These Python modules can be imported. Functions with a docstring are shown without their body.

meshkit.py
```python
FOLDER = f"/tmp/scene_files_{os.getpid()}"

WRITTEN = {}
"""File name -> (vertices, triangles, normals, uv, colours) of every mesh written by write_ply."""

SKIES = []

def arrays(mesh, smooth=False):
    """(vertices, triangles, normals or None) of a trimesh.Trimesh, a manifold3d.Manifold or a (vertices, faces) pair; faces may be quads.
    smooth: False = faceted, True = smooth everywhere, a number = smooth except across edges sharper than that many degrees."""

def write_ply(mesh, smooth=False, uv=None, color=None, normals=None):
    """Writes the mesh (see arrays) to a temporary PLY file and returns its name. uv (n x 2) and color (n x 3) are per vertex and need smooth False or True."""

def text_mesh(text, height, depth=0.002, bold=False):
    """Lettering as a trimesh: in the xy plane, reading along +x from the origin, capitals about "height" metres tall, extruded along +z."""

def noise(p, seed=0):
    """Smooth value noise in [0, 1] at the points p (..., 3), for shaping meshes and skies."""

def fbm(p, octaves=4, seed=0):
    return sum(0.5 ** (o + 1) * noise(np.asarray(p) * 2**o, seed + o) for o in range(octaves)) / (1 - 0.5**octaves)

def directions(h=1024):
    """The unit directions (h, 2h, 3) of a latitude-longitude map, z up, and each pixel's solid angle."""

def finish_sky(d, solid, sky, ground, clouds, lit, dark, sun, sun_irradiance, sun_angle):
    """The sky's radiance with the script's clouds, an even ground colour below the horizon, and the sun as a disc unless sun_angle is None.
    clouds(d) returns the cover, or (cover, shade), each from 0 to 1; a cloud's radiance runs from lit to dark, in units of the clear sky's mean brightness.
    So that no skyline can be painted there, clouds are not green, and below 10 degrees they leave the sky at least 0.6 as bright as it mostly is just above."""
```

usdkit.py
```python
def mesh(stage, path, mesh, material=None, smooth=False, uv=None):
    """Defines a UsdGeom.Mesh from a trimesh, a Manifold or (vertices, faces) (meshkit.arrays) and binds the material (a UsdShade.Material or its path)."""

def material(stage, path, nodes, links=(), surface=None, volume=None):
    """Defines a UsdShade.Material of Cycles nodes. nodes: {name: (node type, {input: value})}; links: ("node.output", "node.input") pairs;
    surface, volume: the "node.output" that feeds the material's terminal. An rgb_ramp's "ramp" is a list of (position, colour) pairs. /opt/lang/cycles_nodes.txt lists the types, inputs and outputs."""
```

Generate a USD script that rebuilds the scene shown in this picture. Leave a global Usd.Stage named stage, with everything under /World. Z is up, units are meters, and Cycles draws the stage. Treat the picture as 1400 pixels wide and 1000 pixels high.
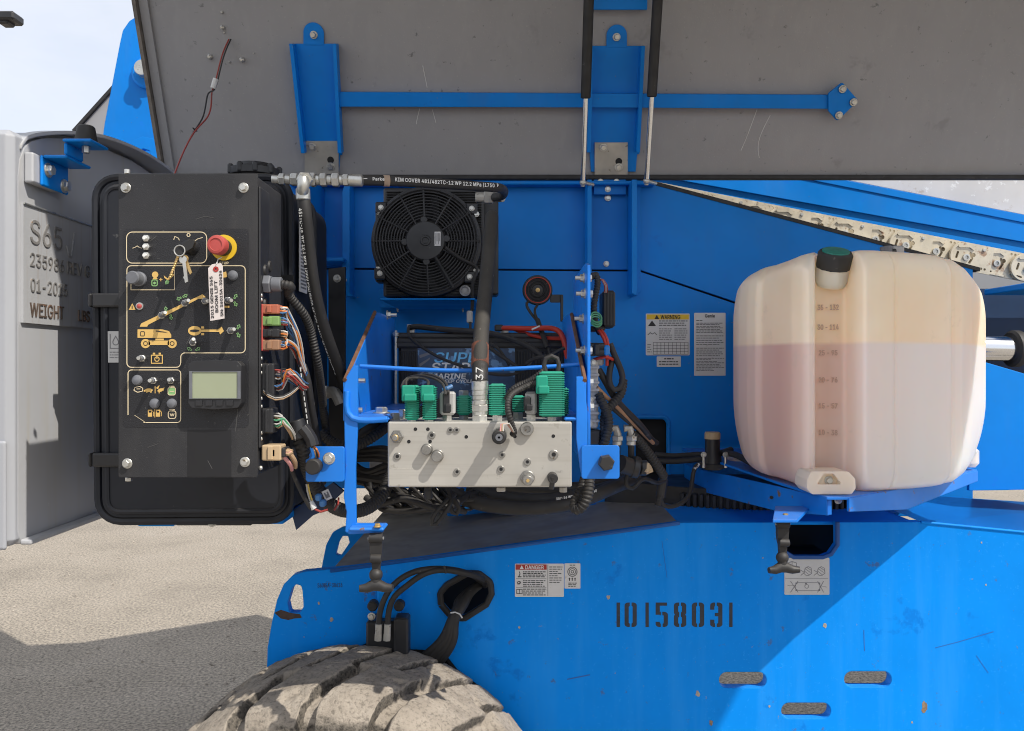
import math, random, re
import numpy as np, trimesh, usdkit, meshkit
from scipy.interpolate import CubicSpline
from shapely.geometry import Polygon, Point, LineString, box as sbox
from shapely.ops import unary_union
from shapely import affinity
from pxr import Usd, UsdGeom, UsdLux, UsdShade, Gf, Sdf

stage = Usd.Stage.CreateInMemory()
UsdGeom.SetStageUpAxis(stage, 'Z')
UsdGeom.Xform.Define(stage, '/World')
UsdGeom.Scope.Define(stage, '/World/Looks')

# ------------------------------------------------------------------ camera, sky, sun, exposure
F, H = 1080.0, 1.70                      # focal length in pixels of a 1400 wide picture, eye height
cam = UsdGeom.Camera.Define(stage, '/World/camera')
cam.CreateHorizontalApertureAttr(36.0)
cam.CreateVerticalApertureAttr(36.0 * 1000 / 1400)
cam.CreateFocalLengthAttr(36.0 * F / 1400)
cam.CreateClippingRangeAttr(Gf.Vec2f(0.05, 2000))
cam.CreateExposureAttr(0.84)
UsdGeom.Xformable(cam).AddTransformOp().Set(Gf.Matrix4d(1, 0, 0, 0, 0, 0, 1, 0, 0, -1, 0, 0, 0, 0, H, 1))

SUN = np.array([0.50, -0.40, 0.77]); SUN /= np.linalg.norm(SUN)
sky_look = usdkit.material(stage, '/World/Looks/sky_look', {
    'sky': ('sky_texture', {'sky_type': 'single_scattering', 'sun_disc': False, 'sun_elevation': float(math.asin(SUN[2])),
                            'sun_rotation': float(math.atan2(SUN[0], SUN[1])), 'air_density': 1.0, 'aerosol_density': 2.0}),
    'tc': ('texture_coordinate', {}),
    'map': ('mapping', {'scale': (1.0, 1.0, 2.4)}),
    'n': ('noise_texture', {'scale': 2.3, 'detail': 8.0, 'roughness': 0.55}),
    'r': ('rgb_ramp', {'ramp': [(0.32, (0.66, 0.66, 0.66)), (0.66, (1, 1, 1))]}),
    'mx': ('mix_color', {'b': (4.7, 4.9, 5.35)}),
    'bg': ('background_shader', {'strength': 0.11})},
    [('tc.generated', 'map.vector'), ('map.vector', 'n.vector'), ('n.fac', 'r.fac'), ('r.color', 'mx.fac'), ('sky.color', 'mx.a'),
     ('mx.result', 'bg.color')], surface='bg.background')
dome = UsdLux.DomeLight.Define(stage, '/World/sky')
dome.GetPrim().SetCustomDataByKey('kind', 'structure')
UsdShade.MaterialBindingAPI.Apply(dome.GetPrim()).Bind(sky_look)
sun = UsdLux.DistantLight.Define(stage, '/World/sun')
sun.CreateNormalizeAttr(True); sun.CreateIntensityAttr(0.68); sun.CreateAngleAttr(0.5); sun.CreateColorAttr(Gf.Vec3f(1.0, 0.95, 0.87))
_z = SUN; _x = np.cross([0, 0, 1], _z); _x /= np.linalg.norm(_x); _y = np.cross(_z, _x)
UsdGeom.Xformable(sun).AddTransformOp().Set(Gf.Matrix4d(*_x, 0, *_y, 0, *_z, 0, 0, 0, 0, 1))

# ------------------------------------------------------------------ naming, things and parts
used_names = {}
def numbered(parent, name):
    n = used_names.get((parent, name), -1) + 1
    used_names[(parent, name)] = n
    return f'{parent}/{name}' if n == 0 else f'{parent}/{name}_{n:03d}'

class Part:
    def __init__(self, path, origin): self.path, self.o = path, origin
    def part(self, name, mesh, mat, smooth=32, label=None, kind=None):
        if isinstance(mesh, list): mesh = cat(*mesh)
        p = numbered(self.path, name)
        m = mesh.copy(); m.apply_translation(-self.o)
        g = usdkit.mesh(stage, p, m, mat, smooth=smooth)
        if label: g.GetPrim().SetCustomDataByKey('label', label)
        if kind: g.GetPrim().SetCustomDataByKey('kind', kind)
        return Part(p, self.o)

def _tag(prim, label, category, group=None, kind=None):
    if label: prim.SetCustomDataByKey('label', label)
    if category: prim.SetCustomDataByKey('category', category)
    if group: prim.SetCustomDataByKey('group', group)
    if kind: prim.SetCustomDataByKey('kind', kind)

class Thing(Part):
    def __init__(self, name, label, category, at=(0, 0, 0), group=None, kind=None):
        o = np.array(at, float)
        super().__init__(numbered('/World', name), o)
        x = UsdGeom.Xform.Define(stage, self.path); x.AddTranslateOp().Set(Gf.Vec3d(*o))
        _tag(x.GetPrim(), label, category, group, kind)

def single(name, mesh, mat, label=None, category=None, group=None, kind=None, smooth=32):
    if isinstance(mesh, list): mesh = cat(*mesh)
    p = numbered('/World', name)
    c = np.array([mesh.bounds[:, 0].mean(), mesh.bounds[:, 1].mean(), mesh.bounds[0, 2]])
    m = mesh.copy(); m.apply_translation(-c)
    g = usdkit.mesh(stage, p, m, mat, smooth=smooth)
    g.AddTranslateOp().Set(Gf.Vec3d(*c))
    _tag(g.GetPrim(), label, category, group, kind)
    return g

def copy_of(thing, name, shift, label, category, group=None):
    p = numbered('/World', name)
    x = UsdGeom.Xform.Define(stage, p)
    x.GetPrim().GetReferences().AddInternalReference(thing.path)
    x.GetPrim().SetInstanceable(True)
    UsdGeom.Xformable(x).ClearXformOpOrder()
    op = x.GetPrim().GetAttribute('xformOp:translate'); op.Set(Gf.Vec3d(*(thing.o + np.array(shift))))
    x.SetXformOpOrder([UsdGeom.XformOp(op)])
    _tag(x.GetPrim(), label, category, group)

# ------------------------------------------------------------------ geometry helpers
def P(px, py, D): return np.array([(px - 700) / F * D, D, H - (py - 500) / F * D])
def L(n, D): return n / F * D
def cat(*ms):
    out = []
    for m in ms:
        if m is None: continue
        if isinstance(m, (list, tuple)): out.append(cat(*m))
        else: out.append(m)
    return trimesh.util.concatenate(out)
def TM(v, f): return trimesh.Trimesh(np.asarray(v, float), np.asarray(f), process=False)

def cbox(lo, hi, c=0.003):
    """box with chamfered edges"""
    lo, hi = np.minimum(lo, hi).astype(float), np.maximum(lo, hi).astype(float)
    c = min(c, 0.45 * (hi - lo).min())
    pts = []
    for i in range(8):
        s = np.array([(i >> k) & 1 for k in range(3)])
        q = np.where(s, hi, lo); d = np.where(s, -1, 1) * c
        for k in range(3):
            e = q + d; e[k] = q[k]; pts.append(e)
    return trimesh.convex.convex_hull(np.array(pts))
def pbox(x0, y0, x1, y1, D, depth, c=0.003):
    """box whose front face spans pixels (x0,y0)-(x1,y1) at depth D, going back by depth"""
    a, b = P(x0, y0, D), P(x1, y1, D)
    return cbox((a[0], D, b[2]), (b[0], D + depth, a[2]), c)

def axes_for(d):
    d = np.asarray(d, float) / np.linalg.norm(d)
    u = np.cross(d, [0, 0, 1.0]) if abs(d[2]) < 0.9 else np.cross(d, [1.0, 0, 0])
    u /= np.linalg.norm(u)
    return u, np.cross(d, u), d
def lathe(profile, base, axis, n=32, cap=True, phase=0.0):
    """profile: (radius, height along the axis) pairs"""
    u, v, d = axes_for(axis); base = np.asarray(base, float)
    a = np.linspace(0, 2 * np.pi, n, endpoint=False) + phase
    ring = np.cos(a)[:, None] * u + np.sin(a)[:, None] * v
    V = np.concatenate([base + h * d + r * ring for r, h in profile]); Fc = []
    k = len(profile)
    for i in range(k - 1):
        for j in range(n):
            j2 = (j + 1) % n
            q = (i * n + j, i * n + j2, (i + 1) * n + j2, (i + 1) * n + j)
            Fc += [(q[0], q[1], q[2]), (q[0], q[2], q[3])]
    if cap:
        for i, flip in ((0, True), (k - 1, False)):
            c = len(V); V = np.vstack([V, base + profile[i][1] * d])
            for j in range(n):
                t = (c, i * n + j, i * n + (j + 1) % n)
                Fc.append(t[::-1] if flip else t)
    m = TM(V, Fc)
    return m
def cyl(p0, p1, r, n=24, c=0.12):
    p0, p1 = np.asarray(p0, float), np.asarray(p1, float); h = np.linalg.norm(p1 - p0); b = min(r * c, h * 0.3)
    return lathe([(r - b, 0), (r, b), (r, h - b), (r - b, h)], p0, p1 - p0, n)
def hexnut(p0, p1, r, phase=0.0): return cyl(p0, p1, r, 6, 0.1) if not phase else lathe([(r, 0), (r, np.linalg.norm(np.subtract(p1, p0)))], p0, np.subtract(p1, p0), 6, phase=phase)
def bolt(px, py, D, r, axis=(0, -1, 0), h=None, washer=True):
    """hexagon head with washer; r in pixels"""
    p = P(px, py, D); return bolt_at(p, L(r, D), axis, h, washer)
def bolt_at(p, r, axis=(0, -1, 0), h=None, washer=True):
    a = np.asarray(axis, float) / np.linalg.norm(axis); h = h or r * 0.8; out = []
    w = 0.22 * r
    if washer: out.append(cyl(p - a * 0.001, p + a * w, r * 1.35, 20))
    out.append(lathe([(r, w), (r, w + h * .8), (r * .85, w + h)], p, a, 6, phase=0.3))
    return cat(*out)
def torus(center, R, r, axis=(0, -1, 0), n=64, m=8, a0=0, a1=2 * np.pi):
    u, v, d = axes_for(axis); full = abs(a1 - a0 - 2 * np.pi) < 1e-6
    A = np.linspace(a0, a1, n, endpoint=not full); B = np.linspace(0, 2 * np.pi, m, endpoint=False)
    V = []
    for a in A:
        e = np.cos(a) * u + np.sin(a) * v
        for b in B: V.append(np.asarray(center) + (R + r * np.cos(b)) * e + r * np.sin(b) * d)
    Fc = []; k = len(A)
    for i in range(k if full else k - 1):
        for j in range(m):
            q = (i * m + j, ((i + 1) % k) * m + j, ((i + 1) % k) * m + (j + 1) % m, i * m + (j + 1) % m)
            Fc += [(q[0], q[1], q[2]), (q[0], q[2], q[3])]
    t = TM(V, Fc); t.fix_normals(); return t
def tube(pts, r, n=10, step=0.012, ribs=None, cap=True, spline=True, end=None):
    """smooth tube through points; r a radius or one per point; ribs = (pitch, depth) of a corrugated sleeve"""
    pts = np.array([np.asarray(p, float) for p in pts])
    keep = np.r_[True, np.linalg.norm(np.diff(pts, axis=0), axis=1) > 1e-5]; pts = pts[keep]
    R = np.full(len(pts), r) if np.ndim(r) == 0 else np.asarray(r, float)[keep]
    t = np.r_[0, np.cumsum(np.linalg.norm(np.diff(pts, axis=0), axis=1) ** (0.5 if spline else 1))]
    if spline and len(pts) > 2:
        cs = CubicSpline(t, pts, bc_type='natural'); fine = np.linspace(0, t[-1], 400); q = cs(fine)
        s = np.r_[0, np.cumsum(np.linalg.norm(np.diff(q, axis=0), axis=1))]
        k = max(3, int(s[-1] / (ribs[0] / 4 if ribs else step)) + 1)
        si = np.linspace(0, s[-1], k); ti = np.interp(si, s, fine); q = cs(ti); rr = np.interp(ti, t, R)
    else:
        s = np.r_[0, np.cumsum(np.linalg.norm(np.diff(pts, axis=0), axis=1))]
        if ribs: si = np.linspace(0, s[-1], max(3, int(s[-1] / (ribs[0] / 4)) + 1)); q = np.stack([np.interp(si, s, pts[:, i]) for i in range(3)], 1); rr = np.interp(si, s, R)
        else: q, rr, si = pts, R, s
    if ribs:
        ph = (si / ribs[0]) % 1.0
        rr = rr - ribs[1] * np.where((ph > 0.5), 1.0, 0.0)
    T = np.gradient(q, axis=0); T /= np.linalg.norm(T, axis=1)[:, None] + 1e-12
    u = axes_for(T[0])[0]; B = np.linspace(0, 2 * np.pi, n, endpoint=False); V = []
    for i in range(len(q)):
        u = u - T[i] * (u @ T[i]); u /= np.linalg.norm(u); v = np.cross(T[i], u)
        V.append(q[i] + rr[i] * (np.cos(B)[:, None] * u + np.sin(B)[:, None] * v))
    V = np.concatenate(V); k = len(q); i = np.arange(k - 1)[:, None] * n; j = np.arange(n)[None]; j2 = (j + 1) % n
    a, b, c, d = (i + j).ravel(), (i + j2).ravel(), (i + n + j2).ravel(), (i + n + j).ravel()
    Fc = np.vstack([np.stack([a, b, c], 1), np.stack([a, c, d], 1)])
    if cap:
        V = np.vstack([V, q[0], q[-1]]); c0, c1 = len(V) - 2, len(V) - 1; e = np.arange(n)
        Fc = np.vstack([Fc, np.stack([np.full(n, c0), (e + 1) % n, e], 1), np.stack([np.full(n, c1), (k - 1) * n + e, (k - 1) * n + (e + 1) % n], 1)])
    return TM(V, Fc)
def ptube(pts, rpx, **kw):
    """tube through (px, py, D) points, radius in pixels at the mean depth"""
    D = np.mean([p[2] for p in pts]); return tube([P(*p) for p in pts], L(rpx, D), **kw)

def prism(poly, origin, ex, ey, depth):
    """shapely polygon (u, v) placed at origin + u ex + v ey, extruded by depth along -(ex x ey) (away from the reader)"""
    ex, ey = np.asarray(ex, float), np.asarray(ey, float); n = np.cross(ex, ey); n /= np.linalg.norm(n); out = []
    for g in getattr(poly, 'geoms', [poly]):
        if g.is_empty or g.area == 0 or g.geom_type != 'Polygon': continue
        m = trimesh.creation.extrude_polygon(g, 1.0, engine='earcut')
        v = np.asarray(origin) + m.vertices[:, :1] * ex + m.vertices[:, 1:2] * ey + (m.vertices[:, 2:3] - 1) * depth * n
        out.append(TM(v, m.faces))
    return trimesh.util.concatenate(out)
def pp(pts): return Polygon([(x, -y) for x, y in pts]).buffer(0)
def prect(x0, y0, x1, y1, r=0):
    b = sbox(min(x0, x1), -max(y0, y1), max(x0, x1), -min(y0, y1))
    return b.buffer(-r).buffer(r, quad_segs=6) if r else b
def pcirc(x, y, r, q=10): return Point(x, -y).buffer(r, quad_segs=q)
def pline(pts, w, cap=1): return LineString([(x, -y) for x, y in pts]).buffer(w / 2, cap_style=cap, quad_segs=5)
def rnd(poly, r): return poly.buffer(-r, quad_segs=6).buffer(2 * r, quad_segs=6).buffer(-r, quad_segs=6)
def plate(poly, D, depth):
    """polygon in picture pixels (y negated, see pp) standing upright at depth D, going back by depth metres"""
    k = D / F
    return prism(poly, (-700 * k, D, H + 500 * k), (k, 0, 0), (0, 0, k), depth)
def frame_plate(poly, frame, lift, depth):
    o, ex, ey = frame; n = np.cross(ex, ey); n = n / np.linalg.norm(n)
    return prism(poly, np.asarray(o) + n * lift, ex, ey, depth)
text_cache = {}
def text_flat(s, bold=False):
    if (s, bold) not in text_cache:
        m = meshkit.text_mesh(s, 1.0, 0.05, bold); text_cache[(s, bold)] = m
    return text_cache[(s, bold)]
def text_on(s, o, ex, ey, h, depth=0.0006, bold=False, width=None, center=False, slant=0.0):
    """lettering from o along ex, capitals h metres tall along ey, raised by depth"""
    m = text_flat(s, bold); v = np.array(m.vertices); w = v[:, 0].max()
    ex = np.asarray(ex, float) / np.linalg.norm(ex); ey = np.asarray(ey, float) / np.linalg.norm(ey); n = np.cross(ex, ey)
    sx = (width / w if width else h)
    x = v[:, 0] * sx - (w * sx / 2 if center else 0) + slant * v[:, 1] * h
    return TM(np.asarray(o) + x[:, None] * ex + (v[:, 1] * h)[:, None] * ey + (v[:, 2] / 0.05 * depth)[:, None] * n, m.faces)
def text_px(s, px, py, D, hpx, bold=False, wpx=None, center=False, depth=0.0006, slant=0.0, rot=0.0):
    """lettering facing the reader at depth D, its baseline starting at pixel (px, py)"""
    c, q = math.cos(rot), math.sin(rot)
    return text_on(s, P(px, py, D), (c, 0, q), (-q, 0, c), L(hpx, D), depth, bold, L(wpx, D) if wpx else None, center, slant)
def lines_px(x0, y0, x1, y1, D, rows, hpx, seed=0, fill=0.85, depth=0.0003, words=True):
    """rows of small print: word-length dashes"""
    r = random.Random(seed); out = []
    for i in range(rows):
        y = y0 + (y1 - y0) * (i + 0.5) / rows; x = x0; end = x0 + (x1 - x0) * (fill + (1 - fill) * r.random() if i % 3 else 1.0)
        while x < end - 1:
            w = min(end - x, r.uniform(2.0, 6.0) if words else end - x)
            out.append(prect(x, y - hpx / 2, x + w, y + hpx / 2)); x += w + 0.9
    return plate(unary_union(out), D, depth)
def smooth_mesh(m, it=8):
    m = m.copy(); trimesh.smoothing.filter_taubin(m, iterations=it); return m
def grid_faces(nu, nv, wrap_u=False):
    Fc = []; I = np.arange(nu if wrap_u else nu - 1)[:, None]; J = np.arange(nv - 1)[None]; I2 = (I + 1) % nu
    a, b, c, d = (I * nv + J).ravel(), (I2 * nv + J).ravel(), (I2 * nv + J + 1).ravel(), (I * nv + J + 1).ravel()
    return np.vstack([np.stack([a, b, c], 1), np.stack([a, c, d], 1)])
def ribbon(top, bot, th, back=(0, 1, 0)):
    """a bent strip of sheet between two world polylines, th thick towards back"""
    top, bot, k = np.array(top, float), np.array(bot, float), len(top); b = np.asarray(back, float) * th
    V = np.concatenate([top, bot, top + b, bot + b]); Fc = []
    def quad(a, b_, c, d): Fc.extend([(a, b_, c), (a, c, d)])
    for i in range(k - 1):
        j = i + 1
        quad(i, k + i, k + j, j); quad(2 * k + i, 2 * k + j, 3 * k + j, 3 * k + i)
        quad(i, j, 2 * k + j, 2 * k + i); quad(k + i, 3 * k + i, 3 * k + j, k + j)
    quad(0, 2 * k, 3 * k, k); e = k - 1; quad(e, k + e, 3 * k + e, 2 * k + e)
    m = TM(V, Fc); m.fix_normals(); return m

# ------------------------------------------------------------------ materials
def mk(name, base, rough=0.5, metal=0.0, var=0.15, vs=5.0, spots=None, dust=0.0, bump=0.0, bs=120.0, bev=0.0, spec=0.5, rvar=0.0, sss=0.0, streak=None, dustc=(0.30, 0.26, 0.20)):
    """painted / plastic / metal surface with tonal variation, flecks (spots = colour, amount, scale), settled dust and fine relief"""
    b = np.array(base, float)
    N = {'geo': ('geometry', {}), 'n1': ('noise_texture', {'scale': vs, 'detail': 7.0, 'roughness': 0.6}),
         'r1': ('rgb_ramp', {'ramp': [(0.28, tuple(b * (1 - var))), (0.72, tuple(b * (1 + var)))]}),
         'p': ('principled_bsdf', {'roughness': rough, 'metallic': metal, 'specular_ior_level': spec})}
    K = [('geo.position', 'n1.vector'), ('n1.fac', 'r1.fac')]
    col = 'r1.color'
    if streak:
        c, amt, sc = streak
        N |= {'sm': ('mapping', {'scale': sc}), 'sn': ('noise_texture', {'scale': 1.0, 'detail': 6.0, 'roughness': 0.6}),
              'sr': ('rgb_ramp', {'ramp': [(0.52, (0, 0, 0)), (0.72, (amt,) * 3)]}), 'sx': ('mix_color', {'b': c})}
        K += [('geo.position', 'sm.vector'), ('sm.vector', 'sn.vector'), ('sn.fac', 'sr.fac'), ('sr.color', 'sx.fac'), (col, 'sx.a')]; col = 'sx.result'
    if spots:
        for i, (c, amt, sc) in enumerate(spots if isinstance(spots, list) else [spots]):
            N |= {f'n2{i}': ('noise_texture', {'scale': sc, 'detail': 5.0, 'roughness': 0.65}), f'r2{i}': ('rgb_ramp', {'ramp': [(0.60 - amt * .25, (0, 0, 0)), (0.66 - amt * .22, (1, 1, 1))]}), f'm2{i}': ('mix_color', {'b': c})}
            K += [('geo.position', f'n2{i}.vector'), (f'n2{i}.fac', f'r2{i}.fac'), (f'r2{i}.color', f'm2{i}.fac'), (col, f'm2{i}.a')]; col = f'm2{i}.result'
    if dust:
        N |= {'sep': ('separate_xyz', {}), 'dn': ('noise_texture', {'scale': 14.0, 'detail': 6.0, 'roughness': 0.7}), 'dm': ('map_range', {'from_min': 0.15, 'from_max': 1.0, 'to_min': 0.06, 'to_max': 1.0, 'clamp': True}),
              'dk': ('math', {'math_type': 'multiply'}), 'dk2': ('math', {'math_type': 'multiply', 'value2': float(dust) * 1.6, 'use_clamp': True}), 'dx': ('mix_color', {'b': dustc})}
        K += [('geo.normal', 'sep.vector'), ('sep.z', 'dm.value'), ('geo.position', 'dn.vector'), ('dm.result', 'dk.value1'), ('dn.fac', 'dk.value2'), ('dk.value', 'dk2.value1'), ('dk2.value', 'dx.fac'), (col, 'dx.a')]; col = 'dx.result'
    K.append((col, 'p.base_color'))
    if rvar:
        N |= {'rn': ('noise_texture', {'scale': vs * 2.3, 'detail': 6.0}), 'rm': ('map_range', {'from_min': 0.3, 'from_max': 0.7, 'to_min': max(0.02, rough - rvar), 'to_max': min(1.0, rough + rvar), 'clamp': True})}
        K += [('geo.position', 'rn.vector'), ('rn.fac', 'rm.value'), ('rm.result', 'p.roughness')]
    if bev:
        N['bv'] = ('bevel', {'radius': bev, 'samples': 4}); K.append(('bv.bevel', 'bp.normal' if bump else 'p.normal'))
    if bump:
        N |= {'bn': ('noise_texture', {'scale': bs, 'detail': 4.0, 'roughness': 0.6}), 'bp': ('bump', {'strength': bump, 'distance': 0.004})}
        K += [('geo.position', 'bn.vector'), ('bn.fac', 'bp.height'), ('bp.normal', 'p.normal')]
    if sss: N['p'][1].update(subsurface_weight=sss, subsurface_radius=(1.0, 0.6, 0.4), subsurface_scale=0.02)
    return usdkit.material(stage, f'/World/Looks/{name}', N, K, surface='p.BSDF')

blue = mk('blue_paint', (0.001, 0.20, 0.66), 0.42, var=0.13, vs=3.0, spots=[((0.20, 0.19, 0.17), -0.34, 90), ((0.004, 0.185, 0.66), -0.05, 26)], dust=0.05, rvar=0.10, bev=0.003, bump=0.03, bs=60, spec=.2, streak=((0.02, 0.19, 0.58), 0.6, (10, 10, 1.5)))
blue_chassis = mk('blue_chassis_paint', (0.001, 0.245, 0.80), 0.52, var=0.13, vs=1.7, spots=[((0.26, 0.24, 0.21), -0.36, 70), ((0.002, 0.20, 0.70), -0.17, 7), ((0.012, 0.285, 0.84), -0.02, 130), ((0.05, 0.16, 0.42), -0.22, 24)], dust=0.04, rvar=0.12, bev=0.004, spec=.10, streak=((0.02, 0.285, 0.82), 0.75, (13, 13, 1.0)))
blue_worn = mk('worn_blue_paint', (0.003, 0.175, 0.66), 0.4, var=0.15, vs=4.0, spots=[((0.16, 0.09, 0.05), -0.16, 38)], dust=0.15, rvar=0.1, bev=0.003)
rust = mk('rust', (0.14, 0.065, 0.035), 0.85, var=0.4, vs=40.0, bump=0.2)
hood_grey = mk('grey_hood_paint', (0.300, 0.296, 0.302), 0.55, var=0.07, vs=2.2, spots=[((0.16, 0.16, 0.165), -0.22, 38), ((0.36, 0.352, 0.345), -0.1, 190), ((0.25, 0.247, 0.25), -0.16, 5)], streak=((0.35, 0.345, 0.345), .35, (26, 26, 2.0)), rvar=0.12, bump=0.14, bs=260)
weight_grey = mk('grey_weight_paint', (0.43, 0.435, 0.45), 0.5, var=0.06, vs=3.0, spots=((0.5, 0.5, 0.5), -0.32, 50), streak=((0.42, 0.39, 0.33), 0.5, (30, 30, 1.6)), rvar=0.1, bump=0.05, bs=80, bev=0.004)
weight_white = mk('pale_grey_paint', (0.36, 0.37, 0.395), 0.45, var=0.05, vs=3.0, rvar=0.1, bev=0.006)
rust_stain = mk('rust_stained_paint', (0.42, 0.425, 0.435), 0.6, var=0.08, vs=6.0, streak=((0.30, 0.20, 0.12), 0.5, (70, 70, 2.0)), bump=0.05)
black_powder = mk('black_powder_coat', (0.024, 0.024, 0.0265), 0.5, spec=.35, var=0.2, vs=9.0, spots=((0.075, 0.072, 0.07), -0.2, 320), dust=0.05, bump=0.22, bs=620, streak=((0.05, 0.048, 0.046), .6, (9, 9, 3)), bev=0.002, rvar=0.08)
black_plastic = mk('black_plastic', (0.016, 0.016, 0.018), 0.42, var=0.25, vs=7.0, spots=((0.06, 0.06, 0.06), -0.3, 60), dust=0.06, bev=0.002, rvar=0.1)
tank_black = mk('black_tank_plastic', (0.009, 0.011, 0.017), 0.5, spec=.35, var=0.3, vs=3.0, spots=((0.08, 0.08, 0.08), -0.32, 26), dust=0.22, rvar=0.1, bump=0.06, bs=70)
rubber = mk('black_rubber', (0.016, 0.015, 0.015), 0.6, var=0.25, vs=15.0, spots=((0.07, 0.065, 0.06), -0.2, 50), dust=0.10, rvar=0.1)
dusty_rubber = mk('dusty_rubber', (0.018, 0.017, 0.016), 0.75, var=0.3, vs=20.0, spots=((0.13, 0.12, 0.10), -0.2, 60), dust=0.16, bump=0.3, bs=500)
steel = mk('zinc_plated_steel', (0.55, 0.54, 0.50), 0.38, 0.85, var=0.2, vs=30.0, spots=((0.22, 0.17, 0.11), -0.2, 60), rvar=0.12)
dull_steel = mk('dull_plated_steel', (0.30, 0.29, 0.27), 0.42, 0.8, var=0.25, vs=40.0, spots=((0.16, 0.12, 0.08), -0.12, 70), rvar=0.12, dust=0.1)
bright_steel = mk('polished_rod', (0.75, 0.76, 0.78), 0.16, 1.0, var=0.05)
alu = mk('machined_aluminium', (0.425, 0.405, 0.365), 0.50, 0.35, var=0.12, vs=5.0, spots=((0.34, 0.32, 0.28), -0.14, 40), streak=((0.34, 0.32, 0.28), 0.6, (2, 2, 90)), rvar=0.1, bev=0.002)
zinc_plate = mk('galvanised_plate', (0.42, 0.40, 0.36), 0.5, 0.55, var=0.15, vs=14.0, spots=[((0.18, 0.16, 0.13), -0.12, 60)], rvar=0.15)
cast_grey = mk('cast_aluminium', (0.42, 0.41, 0.40), 0.6, 0.3, var=0.15, vs=20.0, spots=((0.22, 0.20, 0.18), -0.15, 60))
chain_zinc = mk('yellow_zinc', (0.62, 0.55, 0.42), 0.42, 0.45, var=0.16, vs=12.0, spots=[((0.36, 0.24, 0.16), 0.0, 22), ((0.25, 0.20, 0.15), -0.16, 60)], rvar=0.14)
dark = mk('dark_void', (0.006, 0.006, 0.007), 0.7, var=0.2)
deck_black = mk('dark_deck_paint', (0.125, 0.12, 0.118), 0.45, var=0.3, vs=4.0, spots=[((0.33, 0.30, 0.26), 0.25, 5), ((0.05, 0.05, 0.055), -0.02, 11)], dust=1.0, rvar=0.14, dustc=(0.27, 0.24, 0.20))
green = mk('green_coil_plastic', (0.004, 0.255, 0.165), 0.42, var=0.15, vs=20.0, dust=0.12, bev=0.0015)
white_label = mk('white_label', (0.62, 0.61, 0.60), 0.5, var=0.05, vs=10.0, spots=((0.45, 0.43, 0.40), -0.2, 70))
pale_label = mk('silver_label', (0.52, 0.52, 0.51), 0.45, var=0.06, vs=10.0)
yellow_label = mk('yellow_label', (0.72, 0.46, 0.02), 0.5, var=0.05)
red_label = mk('red_label', (0.35, 0.025, 0.02), 0.5, var=0.1)
ink = mk('black_ink', (0.02, 0.02, 0.022), 0.6, var=0.1)
grey_ink = mk('grey_ink', (0.16, 0.16, 0.17), 0.6, var=0.1)
stencil_ink = mk('stencil_ink', (0.022, 0.028, 0.04), 0.6, var=0.3, vs=30, spots=((0.02, 0.10, 0.3), -0.2, 120))
panel_yellow = mk('panel_yellow_print', (0.62, 0.40, 0.12), 0.55, var=0.08, vs=20)
panel_cream = mk('panel_cream_print', (0.66, 0.55, 0.36), 0.55, var=0.08, vs=20)
panel_green = mk('panel_green_print', (0.22, 0.42, 0.16), 0.55, var=0.08)
red_plastic = mk('red_button_plastic', (0.40, 0.058, 0.05), 0.55, var=0.12, vs=30, dust=0.25)
red_cable = mk('red_cable', (0.45, 0.035, 0.02), 0.45, var=0.15)
grey_rubber = mk('grey_rubber_cap', (0.13, 0.135, 0.15), 0.6, var=0.2, vs=30)
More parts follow.
